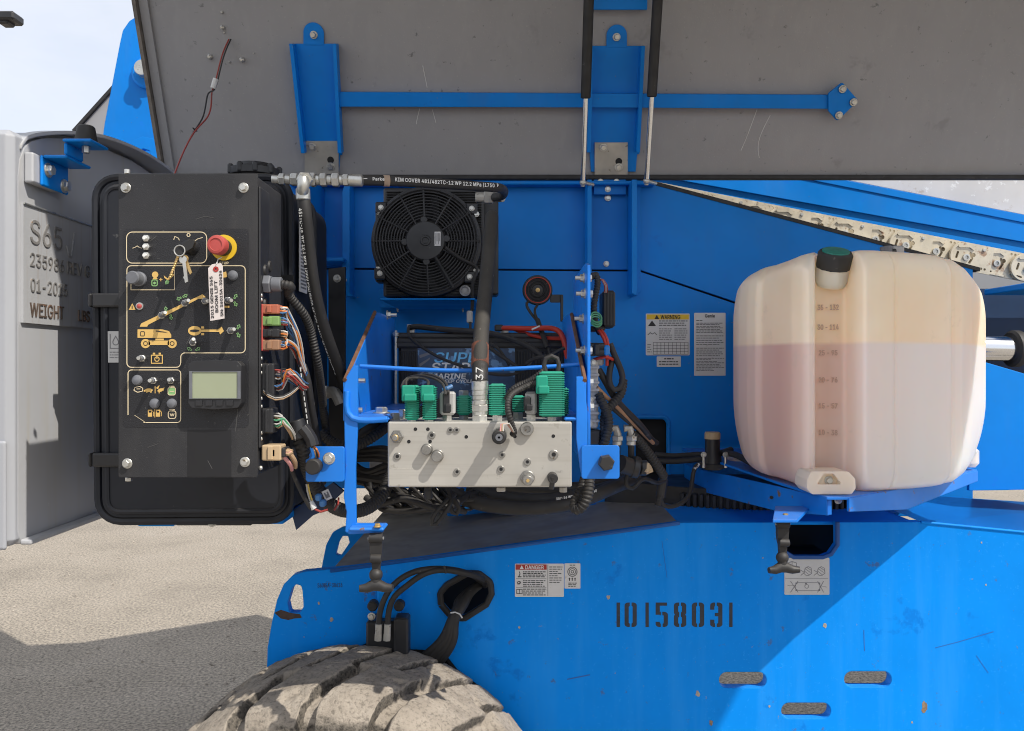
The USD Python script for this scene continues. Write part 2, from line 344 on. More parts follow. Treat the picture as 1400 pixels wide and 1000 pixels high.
white_text = mk('white_print', (0.70, 0.70, 0.68), 0.6, var=0.06)
screen = mk('lcd_glass', (0.30, 0.33, 0.22), 0.16, var=0.05)
brass = mk('brass', (0.55, 0.38, 0.16), 0.4, 0.7, var=0.2)
tan_plastic = mk('tan_plastic', (0.44, 0.32, 0.19), 0.5, var=0.12, vs=20, dust=0.1)
brown_plastic = mk('brown_plastic', (0.28, 0.15, 0.085), 0.5, var=0.12)
redbrown_plastic = mk('red_brown_plastic', (0.38, 0.11, 0.06), 0.5, var=0.12)
lime_plastic = mk('lime_green_plastic', (0.17, 0.29, 0.09), 0.5, var=0.12)
tag_paper = mk('tag_paper', (0.62, 0.56, 0.53), 0.75, var=0.08, vs=30)
mud = mk('dry_dirt', (0.33, 0.29, 0.24), 0.95, var=0.25, vs=40)
WIRE = {c: mk(f'{n}_wire', v, 0.45, var=0.08) for c, n, v in (('r', 'red', (0.30, 0.04, 0.03)), ('w', 'white', (0.45, 0.43, 0.40)), ('b', 'blue', (0.05, 0.14, 0.30)), ('k', 'black', (0.02, 0.02, 0.02)), ('o', 'orange', (0.55, 0.17, 0.03)), ('g', 'green', (0.07, 0.28, 0.14)), ('t', 'tan', (0.42, 0.28, 0.16)), ('p', 'pink', (0.55, 0.25, 0.24)), ('y', 'yellow', (0.6, 0.42, 0.08)))}

# ================================================================== THE SETTING: ground
ground_look = usdkit.material(stage, '/World/Looks/concrete_ground', {
    'geo': ('geometry', {}),
    'n1': ('noise_texture', {'scale': 0.9, 'detail': 9.0, 'roughness': 0.68}),
    'r1': ('rgb_ramp', {'ramp': [(0.28, (0.215, 0.19, 0.158)), (0.5, (0.295, 0.26, 0.215)), (0.74, (0.345, 0.306, 0.258))]}),
    'n2': ('noise_texture', {'scale': 62.0, 'detail': 7.0, 'roughness': 0.75}),
    'r2': ('rgb_ramp', {'ramp': [(0.36, (0.30, 0.30, 0.30)), (0.50, (0.95, 0.95, 0.95)), (0.66, (1.62, 1.58, 1.5))]}),
    'v': ('voronoi_texture', {'scale': 60.0}), 'rv': ('rgb_ramp', {'ramp': [(0.05, (0.55, 0.55, 0.55)), (0.3, (1, 1, 1))]}),
    'm': ('mix_color', {'blend_type': 'multiply', 'fac': 1.0, 'use_clamp': False}), 'm2': ('mix_color', {'blend_type': 'multiply', 'fac': 0.6, 'use_clamp': False}),
    'bp': ('bump', {'strength': 0.5, 'distance': 0.01}), 'p': ('principled_bsdf', {'roughness': 0.9, 'specular_ior_level': 0.2})},
    [('geo.position', 'n1.vector'), ('geo.position', 'n2.vector'), ('geo.position', 'v.vector'), ('n1.fac', 'r1.fac'), ('n2.fac', 'r2.fac'), ('v.distance', 'rv.fac'),
     ('r1.color', 'm.a'), ('r2.color', 'm.b'), ('m.result', 'm2.a'), ('rv.color', 'm2.b'), ('m2.result', 'p.base_color'), ('n2.fac', 'bp.height'), ('bp.normal', 'p.normal')], surface='p.BSDF')
g = 400.0
single('ground', TM([(-g, -g, 0), (g, -g, 0), (g, g, 0), (-g, g, 0)], [(0, 1, 2), (0, 2, 3)]), ground_look, kind='structure', smooth=False)

rp_ = np.random.default_rng(4); peb = []
for k in range(900):
    d_ = 4.2 + 6.5 * rp_.random() ** 1.3; xx = d_ * (-.72 + .5 * rp_.random()) if k < 800 else d_ * (.5 + .2 * rp_.random()); r_ = .004 + .011 * rp_.random() ** 3
    v_ = np.array([(1, 0, 0), (-1, 0, 0), (0, 1, 0), (0, -1, 0), (0, 0, .8), (0, 0, -.3)]) * (r_ * (0.6 + .8 * rp_.random((6, 1)))); a_ = rp_.random() * 6.28; c_a, s_a = math.cos(a_), math.sin(a_)
    v_ = v_ @ np.array([[c_a, s_a, 0], [-s_a, c_a, 0], [0, 0, 1]]) + (xx, d_, r_ * .15)
    peb.append(TM(v_, [(0, 2, 4), (2, 1, 4), (1, 3, 4), (3, 0, 4), (2, 0, 5), (1, 2, 5), (3, 1, 5), (0, 3, 5)]))
single('gravel', cat(*peb), mk('loose_gravel', (.30, .265, .22), .9, var=.5, vs=25.0), 'loose small stones scattered on the concrete ground', 'gravel', kind='stuff', smooth=False)

# ================================================================== hood swung up above the bay
DH, ZH = 2.60, 1.70 + 257 / F * 2.60
ca, sa = math.cos(math.radians(68)), math.sin(math.radians(68))
hood_up, hood_n = np.array([0, -ca, sa]), np.array([0, -sa, -ca])
hood_o = np.array([0, DH, ZH])
def HP(px, py, off=0.0):
    """point at a pixel on the hood's inner face, lifted off it towards the reader"""
    d = np.array([(px - 700) / F, 1.0, -(py - 500) / F]); c = np.array([0, 0, H]); q = hood_o + off * hood_n
    return c + d * ((q - c) @ hood_n) / (d @ hood_n)
def hood_uv(px, py, off=0.0):
    q = HP(px, py, off) - hood_o; return (q[0], q @ hood_up)
HF = (hood_o, np.array([1.0, 0, 0]), hood_up)
def hood_poly(pts, off=0.0): return Polygon([hood_uv(x, y, off) for x, y in pts]).buffer(0)
def hplate(poly, lift, depth): return frame_plate(poly, HF, lift, depth)
HX0, HX1, HL, HM = -1.132, 2.03, 1.34, 1.445
hood = Thing('hood_cover', 'large grey hood cover swung up overhead with blue bars on its inner face', 'hood', (0, DH, ZH))
hood.part('inner_panel', hplate(sbox(HX0, 0, HX1, HL), 0, 0.022), hood_grey)
lip_n = np.array([0, -sa, -ca])
hood.part('edge_flange', hplate(sbox(HX0 - 0.012, -0.004, HX0 - 0.001, HL), 0.03, 0.06), mk('worn_edge', (0.16, 0.14, 0.12), 0.7, var=0.4, vs=30))
hood.part('corner_fold', hplate(sbox(HX0 + 0.001, 0.002, HX0 + 0.028, HL - .03), 0.012, 0.011), hood_grey)
# side panel of the hood, now standing out overhead towards the viewer
top_c = hood_o + HL * hood_up
sp_y = -np.array([0, -sa, -ca])
fr = (top_c + np.array([0, 0, 0.001]), np.array([1.0, 0, 0]), np.array([0, -sa, -ca]))
hood.part('side_panel', prism(Polygon([(HX0, -.02), (HX1, -.02), (HX1, HM - .03), (1.8, HM), (-.35, 1.06), (HX0, .78)]), fr[0], fr[1], fr[2], 0.022), hood_grey)
hood.part('end_cap', prism(Polygon([(2.09, 3.545), (2.56, 2.42), (1.80, 3.02), (1.45, 3.275)]), (HX1 - .003, 0, 0), (0, 1, 0), (0, 0, 1), .02), hood_grey)
hbar = hood.part('cross_bar', hplate(hood_poly([(463, 126), (800, 128), (1140, 130), (1140, 149), (800, 147), (463, 146)], .03), 0.034, 0.033), blue)
hood.part('diamond_end_plate', hplate(rnd(hood_poly([(1134, 128), (1153, 113), (1175, 138), (1146, 166), (1134, 152)], .05), .006), 0.042, 0.007), blue)
for x, y in ((1152, 122), (1167, 140), (1147, 158)):
    hood.part('bolt', bolt_at(HP(x, y, .046), 0.009, hood_n), steel)
def hinge_channel(x0t, x1t, x0b, x1b, yt, yb, tabx, taby, zx0, zx1, zy0, zy1, b1, b2):
    web = hood_poly([(x0t, yt), (x1t, yt), (x1b, yb - 24), (x1b - 3, yb - 24), (x1b - 5, yb), (x0b + 6, yb), (x0b + 4, yb - 28), (x0b, yb - 28)], .006)
    ch = hood.part('hinge_channel', hplate(web, 0.008, 0.006), blue)
    tab = hood_poly([(tabx - 14, yt + 2), (tabx - 14, taby), (tabx + 14, taby), (tabx + 14, yt + 2)], .006).union(Point(*hood_uv(tabx, taby, .006)).buffer(L(14, 2.42)))
    ch.part('rounded_tab', hplate(tab, 0.0085, 0.006), blue)
    ch.part('bolt', bolt_at(HP(tabx, taby + 2, .009), 0.009, hood_n, h=.014), steel)
    for xa, xb in ((x0t, x0b), (x1t, x1b)):
        s = 1 if xa == x0t else -1
        fl = hood_poly([(xa, yt), (xa + s * 5, yt), (xb + s * 5, yb - 27), (xb, yb - 27)], .03)
        ch.part('flange', hplate(fl, 0.045, 0.037), blue)
    z = hood.part('hinge_plate', hplate(hood_poly([(zx0, zy0), (zx1, zy0), (zx1, zy1), (zx0, zy1)], .012), 0.016, 0.0075), zinc_plate)
    for x, y in b1: z.part('bolt', bolt_at(HP(x, y, .016), 0.010, hood_n), steel)
    for x, y in b2: z.part('hole', lathe([(0.011, 0), (0.011, 0.0008)], HP(x, y, .016), hood_n, 18), dark)
hinge_channel(397, 461, 413, 468, 60, 236, 429, 46, 417, 463, 193, 238, [(427, 201), (452, 228)], [(452, 219)])
hinge_channel(806, 881, 802, 874, 63, 235, 843, 49, 813, 858, 195, 242, [(825, 202), (846, 229)], [(846, 221)])
hood.part('upper_channel', hplate(hood_poly([(808, -90), (885, -90), (883, 14), (808, 14)], .006), 0.03, 0.028), blue)
for x, y, r in ((288, 78, .008), (305, 38, .007), (332, 82, .008), (347, 73, .0025), (304, 17, .004), (307, 45, .003), (314, 85, .003)):
    hood.part('stud', lathe([(r, 0), (r * .9, r * 1.6), (r * .4, r * 2)], HP(x, y, 0), hood_n, 12), steel)
for seed, pts in enumerate([[(1035, 150), (1020, 190), (1013, 206)], [(1053, 158), (1037, 195), (1038, 216)], [(574, 148), (571, 160), (569, 170)], [(591, 150), (596, 168)], [(578, 90), (584, 120)]]):
    hood.part('scratch', tube([HP(x, y, 0.0) for x, y in pts], 0.0009, n=5), white_label)
cap_bar = P(585, 243, 2.58)
hood.part('rubber_seal', cbox((-1.1, 2.575, ZH - .012), (2.0, 2.592, ZH + .004)), rubber)

# wires hanging from the hood
w = Thing('hood_wire_pair', 'red and black wire pair hanging from the hood down behind the control box', 'wire', HP(313, 55))
path = [(313, 54, .012), (303, 78, .05), (295, 110, .07), (291, 122, .08)]
pr = [HP(*q) for q in path]
end = P(238, 240, 1.95)
w.part('wire', tube(pr + [P(289, 140, 2.30), P(285, 158, 2.25), P(268, 178, 2.15), P(250, 210, 2.05), end], 0.0022), WIRE['r'])
w.part('wire', tube([q + (.006, 0, 0) for q in pr] + [P(284, 130, 2.30), P(279, 155, 2.25), P(266, 179, 2.15), P(249, 211, 2.05), end + (-.004, .006, 0)], 0.0022), WIRE['k'])
w.part('crimp_splice', tube([HP(295, 108, .075), HP(291, 121, .085)], 0.008, spline=False), white_text)
w.part('cable_tie', cbox(P(263, 174, 2.14), P(270, 181, 2.17)), rubber)

# two gas struts
def strut(xb, yb, D0, xt, yt, D1):
    a, b = P(xb, yb, D0), P(xt, yt, D1); d = (b - a) / np.linalg.norm(b - a)
    return a, b, d
sa_, sb_, sd_ = strut(797, 250, 2.48, 805, 0, 2.29)
T1 = Thing('gas_strut', 'left one of two black gas struts with chrome rods holding up the hood', 'gas strut', sa_, 'gas struts of the hood')
l_rod = np.linalg.norm(P(802, 135, 2.387) - sa_)
T1.part('rod', cyl(sa_, sa_ + sd_ * (l_rod + .02), L(3.6, 2.45), 16), bright_steel)
T1.part('cylinder', cyl(sa_ + sd_ * l_rod, sa_ + sd_ * (l_rod + 0.85), L(7.0, 2.35), 20, .2), rubber)
T1.part('ball_socket', [trimesh.creation.icosphere(2, .011).apply_translation(sa_), cyl(sa_ - sd_ * .012, sa_ + sd_ * .03, .007, 14)], steel)
T1.part('ball_stud', cyl(sa_, sa_ + (.035, .03, 0), .006, 12), steel)
copy_of(T1, 'gas_strut', P(884, 248, 2.48) - sa_, 'right one of two black gas struts with chrome rods holding up the hood', 'gas strut', 'gas struts of the hood')

# ================================================================== turntable: blue steel bulkhead and its flanges
tt = Thing('turntable_frame', 'blue steel turntable bulkhead filling the back of the open bay', 'machine frame', (0, 2.6, 1.2))
hole = rnd(prect(868, 572, 912, 688), 8)
tt.part('upper_panel', plate(pp([(380, 245), (884, 247), (1330, 365), (1330, 520), (1000, 411), (875, 369), (380, 366)]), 2.60, 0.012), blue)
low = pp([(380, 368.5), (874, 371.5), (1000, 414), (1330, 523), (1330, 706), (612, 706), (600, 668), (380, 668)]).difference(hole)
tt.part('lower_panel', plate(low, 2.595, 0.012), blue)
tt.part('hole_rim', tube([P(x, -y, 2.592) for x, y in hole.buffer(2).simplify(.4).exterior.coords], 0.008, spline=False), blue)
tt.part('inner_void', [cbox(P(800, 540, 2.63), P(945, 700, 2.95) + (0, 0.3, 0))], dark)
tt.part('top_rail', cbox((P(400, 0, 2.6)[0], 2.55, 2.285), (P(893, 0, 2.6)[0], 2.598, 2.297)), blue)
tt.part('flange', plate(pp([(468, 262), (474, 245), (478, 245), (478, 400), (481, 405), (474, 405), (468, 395)]), 2.52, .078), blue)
for x0, x1, yb in ((803, 809, 400), (864, 871, 404)):
    tt.part('flange', plate(pp([(x0, 246), (x1, 246), (x1, yb - 8), (x1 - 2, yb), (x0, yb - 3)]), 2.50, .095), blue)
tt.part('flange_foot', plate(pp([(864, 246), (876, 246), (876, 398), (871, 404), (864, 404)]), 2.585, .009), blue)
hp_ = tt.part('hinge_plate', plate(prect(812, 246, 856, 266, 1), 2.575, .012), blue)
for x, y in ((821, 249), (843, 249), (831, 259)): hp_.part('bolt', bolt(x, y, 2.575, 3.2), steel)
tt.part('bolt', bolt(831, 271, 2.597, 3.4), steel); tt.part('bolt', bolt(829, 361, 2.597, 3.0), steel); tt.part('bolt', bolt(470, 383, 2.5, 3), steel)
tt.part('top_edge_strip', ribbon([P(884, 245, 2.596), P(1340, 366, 2.596)], [P(884, 250, 2.596), P(1340, 371, 2.596)], .05), rubber)
# sill along the bottom of the bulkhead
tt.part('sill', cbox(P(600, 668, 2.50), P(955, 690, 2.50) + (0, .09, 0)), blue)
tt.part('sill_lip', cbox(P(600, 690, 2.47), P(955, 694, 2.47) + (0, .12, 0)), blue)
# the deeper left pocket
tt.part('side_rib', cbox((P(424, 0, 2.45)[0], 2.40, P(0, 347, 2.45)[2]), (P(424, 0, 2.45)[0] + .01, 2.6, 2.28)), blue)
tt.part('lower_rib', cbox(P(425, 352, 2.48), P(470, 357, 2.48) + (0, .11, 0)), blue)
bp = tt.part('black_bracket', plate(pp([(449, 368), (472, 365), (472, 612), (449, 612)]), 2.40, .012), black_plastic)
bp.part('bolt', bolt(461, 381, 2.40, 4.0), steel)
# bodywork behind, closing the bay against daylight
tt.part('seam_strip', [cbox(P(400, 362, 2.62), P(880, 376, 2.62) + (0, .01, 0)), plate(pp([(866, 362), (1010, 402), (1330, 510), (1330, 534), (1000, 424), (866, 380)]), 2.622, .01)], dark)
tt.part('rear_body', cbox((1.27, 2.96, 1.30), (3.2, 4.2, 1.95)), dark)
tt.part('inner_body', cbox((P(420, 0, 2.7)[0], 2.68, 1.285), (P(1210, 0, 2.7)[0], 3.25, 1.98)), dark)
# right wing lit by the sun, and the dark recess with the lift cylinder
tt.part('right_wing', plate(pp([(1325, 489), (1400, 511), (1520, 545), (1520, 668), (1325, 671)]), 2.30, .012), blue)
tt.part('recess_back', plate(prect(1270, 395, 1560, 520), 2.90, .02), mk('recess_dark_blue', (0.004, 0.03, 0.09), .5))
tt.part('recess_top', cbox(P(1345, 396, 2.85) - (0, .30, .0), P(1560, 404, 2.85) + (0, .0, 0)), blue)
# print on the bulkhead
s = tt.part('warning_sticker', plate(prect(883, 429, 943, 486, 1.5), 2.5935, .0012), white_label, label='white warning sticker with a yellow header')
s.part('yellow_header', plate(prect(884.2, 430.2, 941.8, 437), 2.5930, .0004), yellow_label)
s.part('print', [text_px('WARNING', 903, 436.6, 2.5927, 5.6, True, 27), plate(pp([(898, 436.4), (901.3, 430.8), (904.6, 436.4)]), 2.5927, .0003).apply_translation((-.008, 0, 0)),
    plate(pp([(886, 446), (891.5, 438.5), (897, 446)]), 2.593, .0003), lines_px(901, 437.6, 940, 446.5, 2.593, 3, 1.1, 3), lines_px(901, 448.5, 919, 465.5, 2.593, 6, .8, 4), lines_px(922, 448.5, 940, 465.5, 2.593, 6, .8, 5),
    plate(unary_union([pline([(893, 468.5 + k * 4), (941, 468.5 + k * 4)], .5) for k in range(5)] + [pline([(893 + k * 5.3, 468.5), (893 + k * 5.3, 484.5)], .5) for k in range(10)]), 2.593, .0003),
    plate(pline([(886, 458), (889, 455), (892, 457), (895, 455), (898, 458)], .8), 2.593, .0003), lines_px(885, 470, 891, 483, 2.593, 4, .8, 6)], ink)
s = tt.part('small_sticker', plate(prect(898, 487.5, 931, 502, 1.2), 2.5935, .0012), white_label)
s.part('print', [lines_px(901, 493, 928, 500, 2.593, 2, 1.3, 8), lines_px(908, 489, 921, 492.5, 2.593, 1, 1.6, 8)], ink)
s = tt.part('notice_sticker', plate(prect(949, 428, 992, 514, 1.0), 2.5935, .0012), white_label, label='tall white notice sticker with lines of print')
s.part('print', [text_px('Genie', 970.5, 434.2, 2.593, 4.2, True, 14, center=True), lines_px(952, 437, 962, 440, 2.593, 1, .9, 9), lines_px(952, 441, 988, 456, 2.593, 7, .8, 10), lines_px(952, 458, 989, 473, 2.593, 5, .8, 11, .55), lines_px(952, 475, 990, 488, 2.593, 5, .8, 12, .6), lines_px(952, 489, 990, 508, 2.593, 9, .7, 13, .45)], ink)

# ================================================================== behind the machine, left: grey cover and riser
cov = Thing('engine_cover', 'grey sloping engine cover on the far side behind the counterweight', 'machine cover', P(120, 260, 3.6))
cov.part('side_panel', plate(pp([(100, 180), (152, 122), (260, 122), (260, 330), (60, 330), (60, 226)]), 3.60, .02), hood_grey)
cov.part('rear_body', [trimesh.creation.extrude_polygon(Polygon([(-2.1, 2.72), (-.75, 2.72), (-.3, 3.3), (-.3, 4.25), (-1.2, 3.70), (-2.1, 3.55)]), .95, engine='earcut').apply_translation((0, 0, 1.26))], hood_grey)
cov.part('edge_trim', ribbon([P(98, 178, 3.585), P(153, 117, 3.585)], [P(101, 181, 3.585), P(153, 123, 3.585)], .05), rubber)
ris = Thing('boom_riser', 'tall blue boom riser plate with a round top and steel pivot pin', 'boom riser', P(190, 400, 3.2))
rp = pp([(137, 330), (139, 200), (143, 170), (164, 60), (168, 42), (177, 29), (190, 21), (214, 16), (330, 14), (330, 330)])
ris.part('plate', plate(rnd(rp, 4), 3.20, .03), blue)
ris.part('pivot_boss', lathe([(L(22, 3.2), 0), (L(22, 3.2), .015), (L(19, 3.2), .022)], P(204, 101, 3.2), (0, -1, 0), 40), blue)
ris.part('pivot_pin', lathe([(L(11, 3.2), 0), (L(11, 3.2), .05), (L(10, 3.2), .055)], P(202, 99, 3.2), (0, -1, 0), 30), steel).part('pin_hole', lathe([(L(5, 3.2), 0), (L(5, 3.2), .006)], P(203, 99, 3.147), (0, -1, 0), 24), rubber)
lug = rnd(pp([(173, 330), (174, 205), (182, 192), (195, 187), (210, 190), (220, 202), (222, 330)]), 3).difference(rnd(pp([(187, 212), (195, 203), (205, 206), (206, 226), (190, 226)]), 2))
ris.part('lifting_lug', plate(lug, 3.05, .03), blue)

# boom, right
boom = Thing('boom', 'blue boom arm with cream inner tube sloping behind the fuel tank', 'boom', P(1200, 300, 3.1))
def sloped(a, b, c, d, D, depth): return plate(pp([a, b, c, d]), D, depth)
boom.part('outer_tube', sloped((860, 197), (1600, 345), (1600, 367), (860, 234), 3.05, .25), blue, label='bright blue outer boom tube')
boom.part('upper_rib', sloped((860, 188.8), (1600, 333), (1600, 344.5), (860, 196.5), 3.046, .06), blue)
boom.part('lower_face', sloped((860, 234.6), (1600, 368), (1600, 385), (860, 250), 3.06, .05), blue)
boom.part('inner_tube', sloped((860, 70), (1600, 200), (1600, 332.5), (860, 188), 3.15, .20), mk('cream_paint', (0.55, 0.53, 0.50), .6, var=.1, spots=[((0.42, 0.36, 0.30), -.02, 12), ((.7, .69, .66), 0, 30)]))
boom.part('top_face', sloped((860, 55), (1600, 185), (1600, 199), (860, 69), 3.1, .2), blue)
boom.part('chain_tray', sloped((860, 251), (1600, 386), (1600, 450), (860, 310), 3.12, .02), mk('tray_pale', (.50, .50, .50), .5))
boom.part('tray_lower', sloped((1200, 335), (1600, 412), (1600, 460), (1200, 395), 3.08, .03), weight_white)
# lift cylinder in the recess
lc = Thing('lift_cylinder', 'black hydraulic cylinder with chrome rod end in the recess right of the fuel tank', 'hydraulic cylinder', P(1400, 478, 2.6))
lc.part('rod', cyl(P(1330, 477, 2.62), P(1382, 477, 2.62), L(17, 2.62), 28), bright_steel)
lc.part('gland', cyl(P(1380, 477, 2.62), P(1395, 477, 2.62), L(25, 2.62), 28), rubber)
lc.part('barrel', tube([P(1394, 477, 2.62), P(1560, 482, 2.62)], L(22, 2.62), n=28, ribs=(.03, .006), spline=False), rubber)
lc.part('clevis', pbox(1300, 455, 1335, 500, 2.60, .09), black_plastic)

# cable track: pale metal links lying along the boom
ct = Thing('cable_track', 'pale yellowish metal cable track of round-ended links along the boom', 'cable track', P(1200, 300, 2.95))
slope = math.atan2(405 - 243, 1420 - 872)
dlink, c0, KS = 42.3, np.array([866.0, 261.0]), .86; un = np.array([math.cos(.1926), math.sin(.1926)]); vn = np.array([-un[1], un[0]])
for k in range(17):
    c = c0 + un * dlink * k * 1.0; D = 2.93
    if c[0] > 1500: break
    def Q(u, v): q = c + (un * u + vn * v) * KS; return (q[0], q[1])
    cap = pp([Q(-8, -21), Q(40, -21), Q(40, 23), Q(-8, 23)]).union(Point(Q(-6, 1)[0], -Q(-6, 1)[1]).buffer(22 * KS))
    slot = pline([Q(4, -5), Q(8, 3), Q(5, 10)], 3.2)
    slot2 = pline([Q(-16, -3), Q(-17, 5)], 3.2)
    slot3 = pline([Q(-15, 16), Q(-8, 17)], 2.4)
    body = cap.difference(slot).difference(slot2).difference(slot3).difference(pcirc(*Q(-2, 2), 2.2)).difference(pcirc(*Q(9, -3), 3.0))
    if k % 2: marks = [Q(19, 16), Q(25, 16), Q(31, 16)]; ov = Q(24, -14)
    else: marks = [Q(19, -16), Q(25, -16), Q(31, -16)]; ov = Q(24, 15)
    for q in marks: body = body.difference(pcirc(*q, 1.7))
    ln = ct.part('link', plate(body, D - .014 * (k % 2), .006), chain_zinc)
    ln.part('pressed_rim', plate(cap.buffer(-1).difference(cap.buffer(-3.4)).difference(pp([Q(10, -30), Q(60, -30), Q(60, 30), Q(14, 30)])), D - .014 * (k % 2) - .004, .004), chain_zinc)
    ln.part('raised_bar', plate(pline([Q(-14, -14), Q(2, -17), Q(8, -14)], 5), D - .014 * (k % 2) - .005, .005), chain_zinc)
    ln.part('pivot_rivet', lathe([(L(4.6, D), 0), (L(4.6, D), .006), (L(2.6, D), .0065), (L(2.4, D), .002)], P(*Q(-2, 3), D - .014 * (k % 2)), (0, -1, 0), 18), steel)
    for q in (ov,): ln.part('rivet', lathe([(L(2.6, D), 0), (L(2.0, D), .005)], P(*q, D - .014 * (k % 2)), (0, -1, 0), 12), steel)
    ln.part('inner_plate', plate(cap.buffer(-2), D + .016, .003), chain_zinc)

# ================================================================== far left: counterweight with its weight plate
XC = -678 / F * 1.75
KW = 1.6 / 1.75                          # drawn for 1.75 m, stands at 1.6 m
def npart(owner, name, mesh, mat, **kw):
    m = cat(*mesh) if isinstance(mesh, list) else mesh.copy()
    m.vertices = np.c_[m.vertices[:, 0] * KW, m.vertices[:, 1] - m.vertices[:, 1] * (1 - KW), 1.7 - (1.7 - m.vertices[:, 2]) * KW]
    return owner.part(name, m, mat, **kw)
cw = Thing('counterweight', 'grey steel counterweight at the left edge with embossed weight plate', 'counterweight', (XC - .4, 2.1, 1.28))
zb, zt = 1.30, 2.225
def xprism(pts, x, th):
    """polygon in (y, z) standing at x = const, its face towards +x"""
    return prism(Polygon(pts).buffer(0), (x, 0, 0), (0, 1, 0), (0, 0, 1), th)
side_out = Polygon([(2.62, zb + .02), (2.62, 2.255), (2.45, 2.281), (2.28, 2.292), (2.10, 2.283), (1.95, 2.261), (1.86, 2.236), (1.808, 2.214), (1.78, 2.192), (1.763, 2.160), (1.757, 2.12), (1.757, zb + .03), (1.77, zb)])
npart(cw, 'inner_face', prism(side_out, (XC, 0, 0), (0, 1, 0), (0, 0, 1), .02), weight_grey)
npart(cw, 'front_face', cbox((-2.2, 1.735, zb), (XC - .001, 1.80, zt - .003), .014), weight_white)
# thin rim folded towards +x along the top edge
rk = np.array([(1.7505, 2.12), (1.757, 2.165), (1.775, 2.198), (1.805, 2.221), (1.86, 2.243), (1.95, 2.268), (2.10, 2.290), (2.28, 2.299), (2.45, 2.288), (2.62, 2.262)])
rim = CubicSpline(np.arange(10), rk)(np.linspace(0, 9, 50))
npart(cw, 'top_rim', ribbon([(XC - .02, y, z) for y, z in rim[8:]], [(XC + .003 + .055 * min(1, max(0, (y - 1.79) / .22)), y, z) for y, z in rim[8:]], .009, back=(0, 0, 1)), weight_grey)
npart(cw, 'top_cap', ribbon([(XC - 1.0, y, z + .004) for y, z in rim[14:]], [(XC - .021, y, z + .004) for y, z in rim[14:]], -.012, back=(0, 0, 1)), weight_white)
npart(cw, 'bottom_flange', cbox((XC + .001, 1.76, zb), (XC + .028, 2.55, zb + .012)), weight_grey)
npart(cw, 'front_ledge', cbox((-2.2, 1.725, zb - .004), (XC - .008, 1.7345, zb + .235), .004), weight_white)
npart(cw, 'rear_wall', cbox((XC - .9, 2.60, zb), (XC - .03, 2.64, 2.24)), weight_grey)
wp = npart(cw, 'weight_plate', xprism([(1.765, 1.796), (2.16, 1.796), (2.16, 2.062), (1.765, 2.062)], XC + .007, .0068), rust_stain, label='rust stained plate embossed with the model and weight')
def wtxt(s, y, z, h, width=None, th=.0022, bold=False): return text_on(s, (XC + .0071, y, z), (0, 1, 0), (0, 0, 1), h, th, bold, width)
emb = mk('embossed_letters', (0.12, 0.085, 0.065), .75, var=.45, vs=40, spots=((0.26, 0.11, 0.05), 0.05, 45))
emb2 = mk('engraved_letters', (0.21, 0.20, 0.19), .7, var=.4, vs=60, spots=((0.26, 0.15, 0.08), -.1, 60))
for a_ in (('S65', 1.785, 1.978, .054, .13), ('235986 REV G', 1.785, 1.926, .030, .255), ('01-2015', 1.787, 1.868, .030, .15)): npart(wp, 'lettering', wtxt(*a_), emb2)
for a_ in (('WEIGHT', 1.787, 1.812, .031, .135), ('LBS', 1.985, 1.812, .028, .055)): npart(wp, 'lettering', wtxt(*a_), emb)
npart(wp, 'chalk_tick', tube([(XC + .008, 1.935, 1.995), (XC + .008, 1.950, 1.965), (XC + .008, 1.968, 2.03)], .0018, n=5), weight_white)
npart(wp, 'weld_edge', cbox((XC + .0075, 1.763, 2.060), (XC + .011, 2.16, 2.065)), steel)
br = Thing('bumper_bracket', 'blue stepped bracket with black rubber bumper bolted inside the counterweight', 'bracket', (XC, 1.9, 2.1))
def onx(px, py, x): D = x * F / (px - 700); return P(px, py, D)
D1 = XC * F / (54 - 700)
npart(br, 'spacer_block', cbox((XC + .001, 1.775, 2.112), (XC + .022, 1.885, 2.180)), weight_grey)
npart(br, 'base_plate', cbox((XC + .023, 1.797, 2.110), (XC + .030, 1.905, 2.180)), blue)
npart(br, 'step_web', cbox((XC + .0305, 1.797, 2.173), (XC + .085, 1.905, 2.180)), blue)
npart(br, 'step_riser', cbox((XC + .078, 1.797, 2.1805), (XC + .085, 1.870, 2.208)), blue)
npart(br, 'top_ledge', cbox((XC + .078, 1.790, 2.2085), (XC + .145, 1.870, 2.215)), blue)
b = npart(br, 'rubber_bumper', lathe([(.024, 0), (.024, .006), (.019, .036), (.016, .039)], (XC + .112, 1.83, 2.2155), (0, 0, 1), 28), rubber)
npart(b, 'stud', hexnut((XC + .112, 1.83, 2.192), (XC + .112, 1.83, 2.208), .009), steel)
for y, z in ((1.82, 2.150), (1.885, 2.128)): npart(br, 'bolt', bolt_at((XC + .030, y, z), .0125, (1, 0, 0)), steel)

# ================================================================== hydraulic tank behind the control box
D = 1.62
ht = Thing('hydraulic_tank', 'black ribbed hydraulic oil tank standing behind the control box', 'hydraulic tank', P(265, 714, 1.8))
out = rnd(pp([(130, 242), (397, 242), (400, 712), (134, 714)]), 30)
body = []
for ins, d0, d1 in ((14, 1.630, .03), (6, 1.640, .04)): body.append(plate(out.buffer(-ins), d0, d1))
body.append(plate(out.buffer(-3), 1.655, .34))
tk = ht.part('body', body, tank_black)
oc = list(out.simplify(.2).exterior.coords)
ht.part('front_lip', tube([P(x, -y, 1.648) for x, y in out.buffer(-1).exterior.coords], .0085, n=8, spline=False, cap=False), tank_black)
ht.part('front_lip', tube([P(x, -y, 1.632) for x, y in out.buffer(-14).exterior.coords], .006, n=8, spline=False, cap=False), tank_black)
ht.part('seam_lip', tube([P(x, -y, 1.648) + (0, .20, 0) for x, y in out.buffer(-1).exterior.coords], .007, n=8, spline=False, cap=False), tank_black)
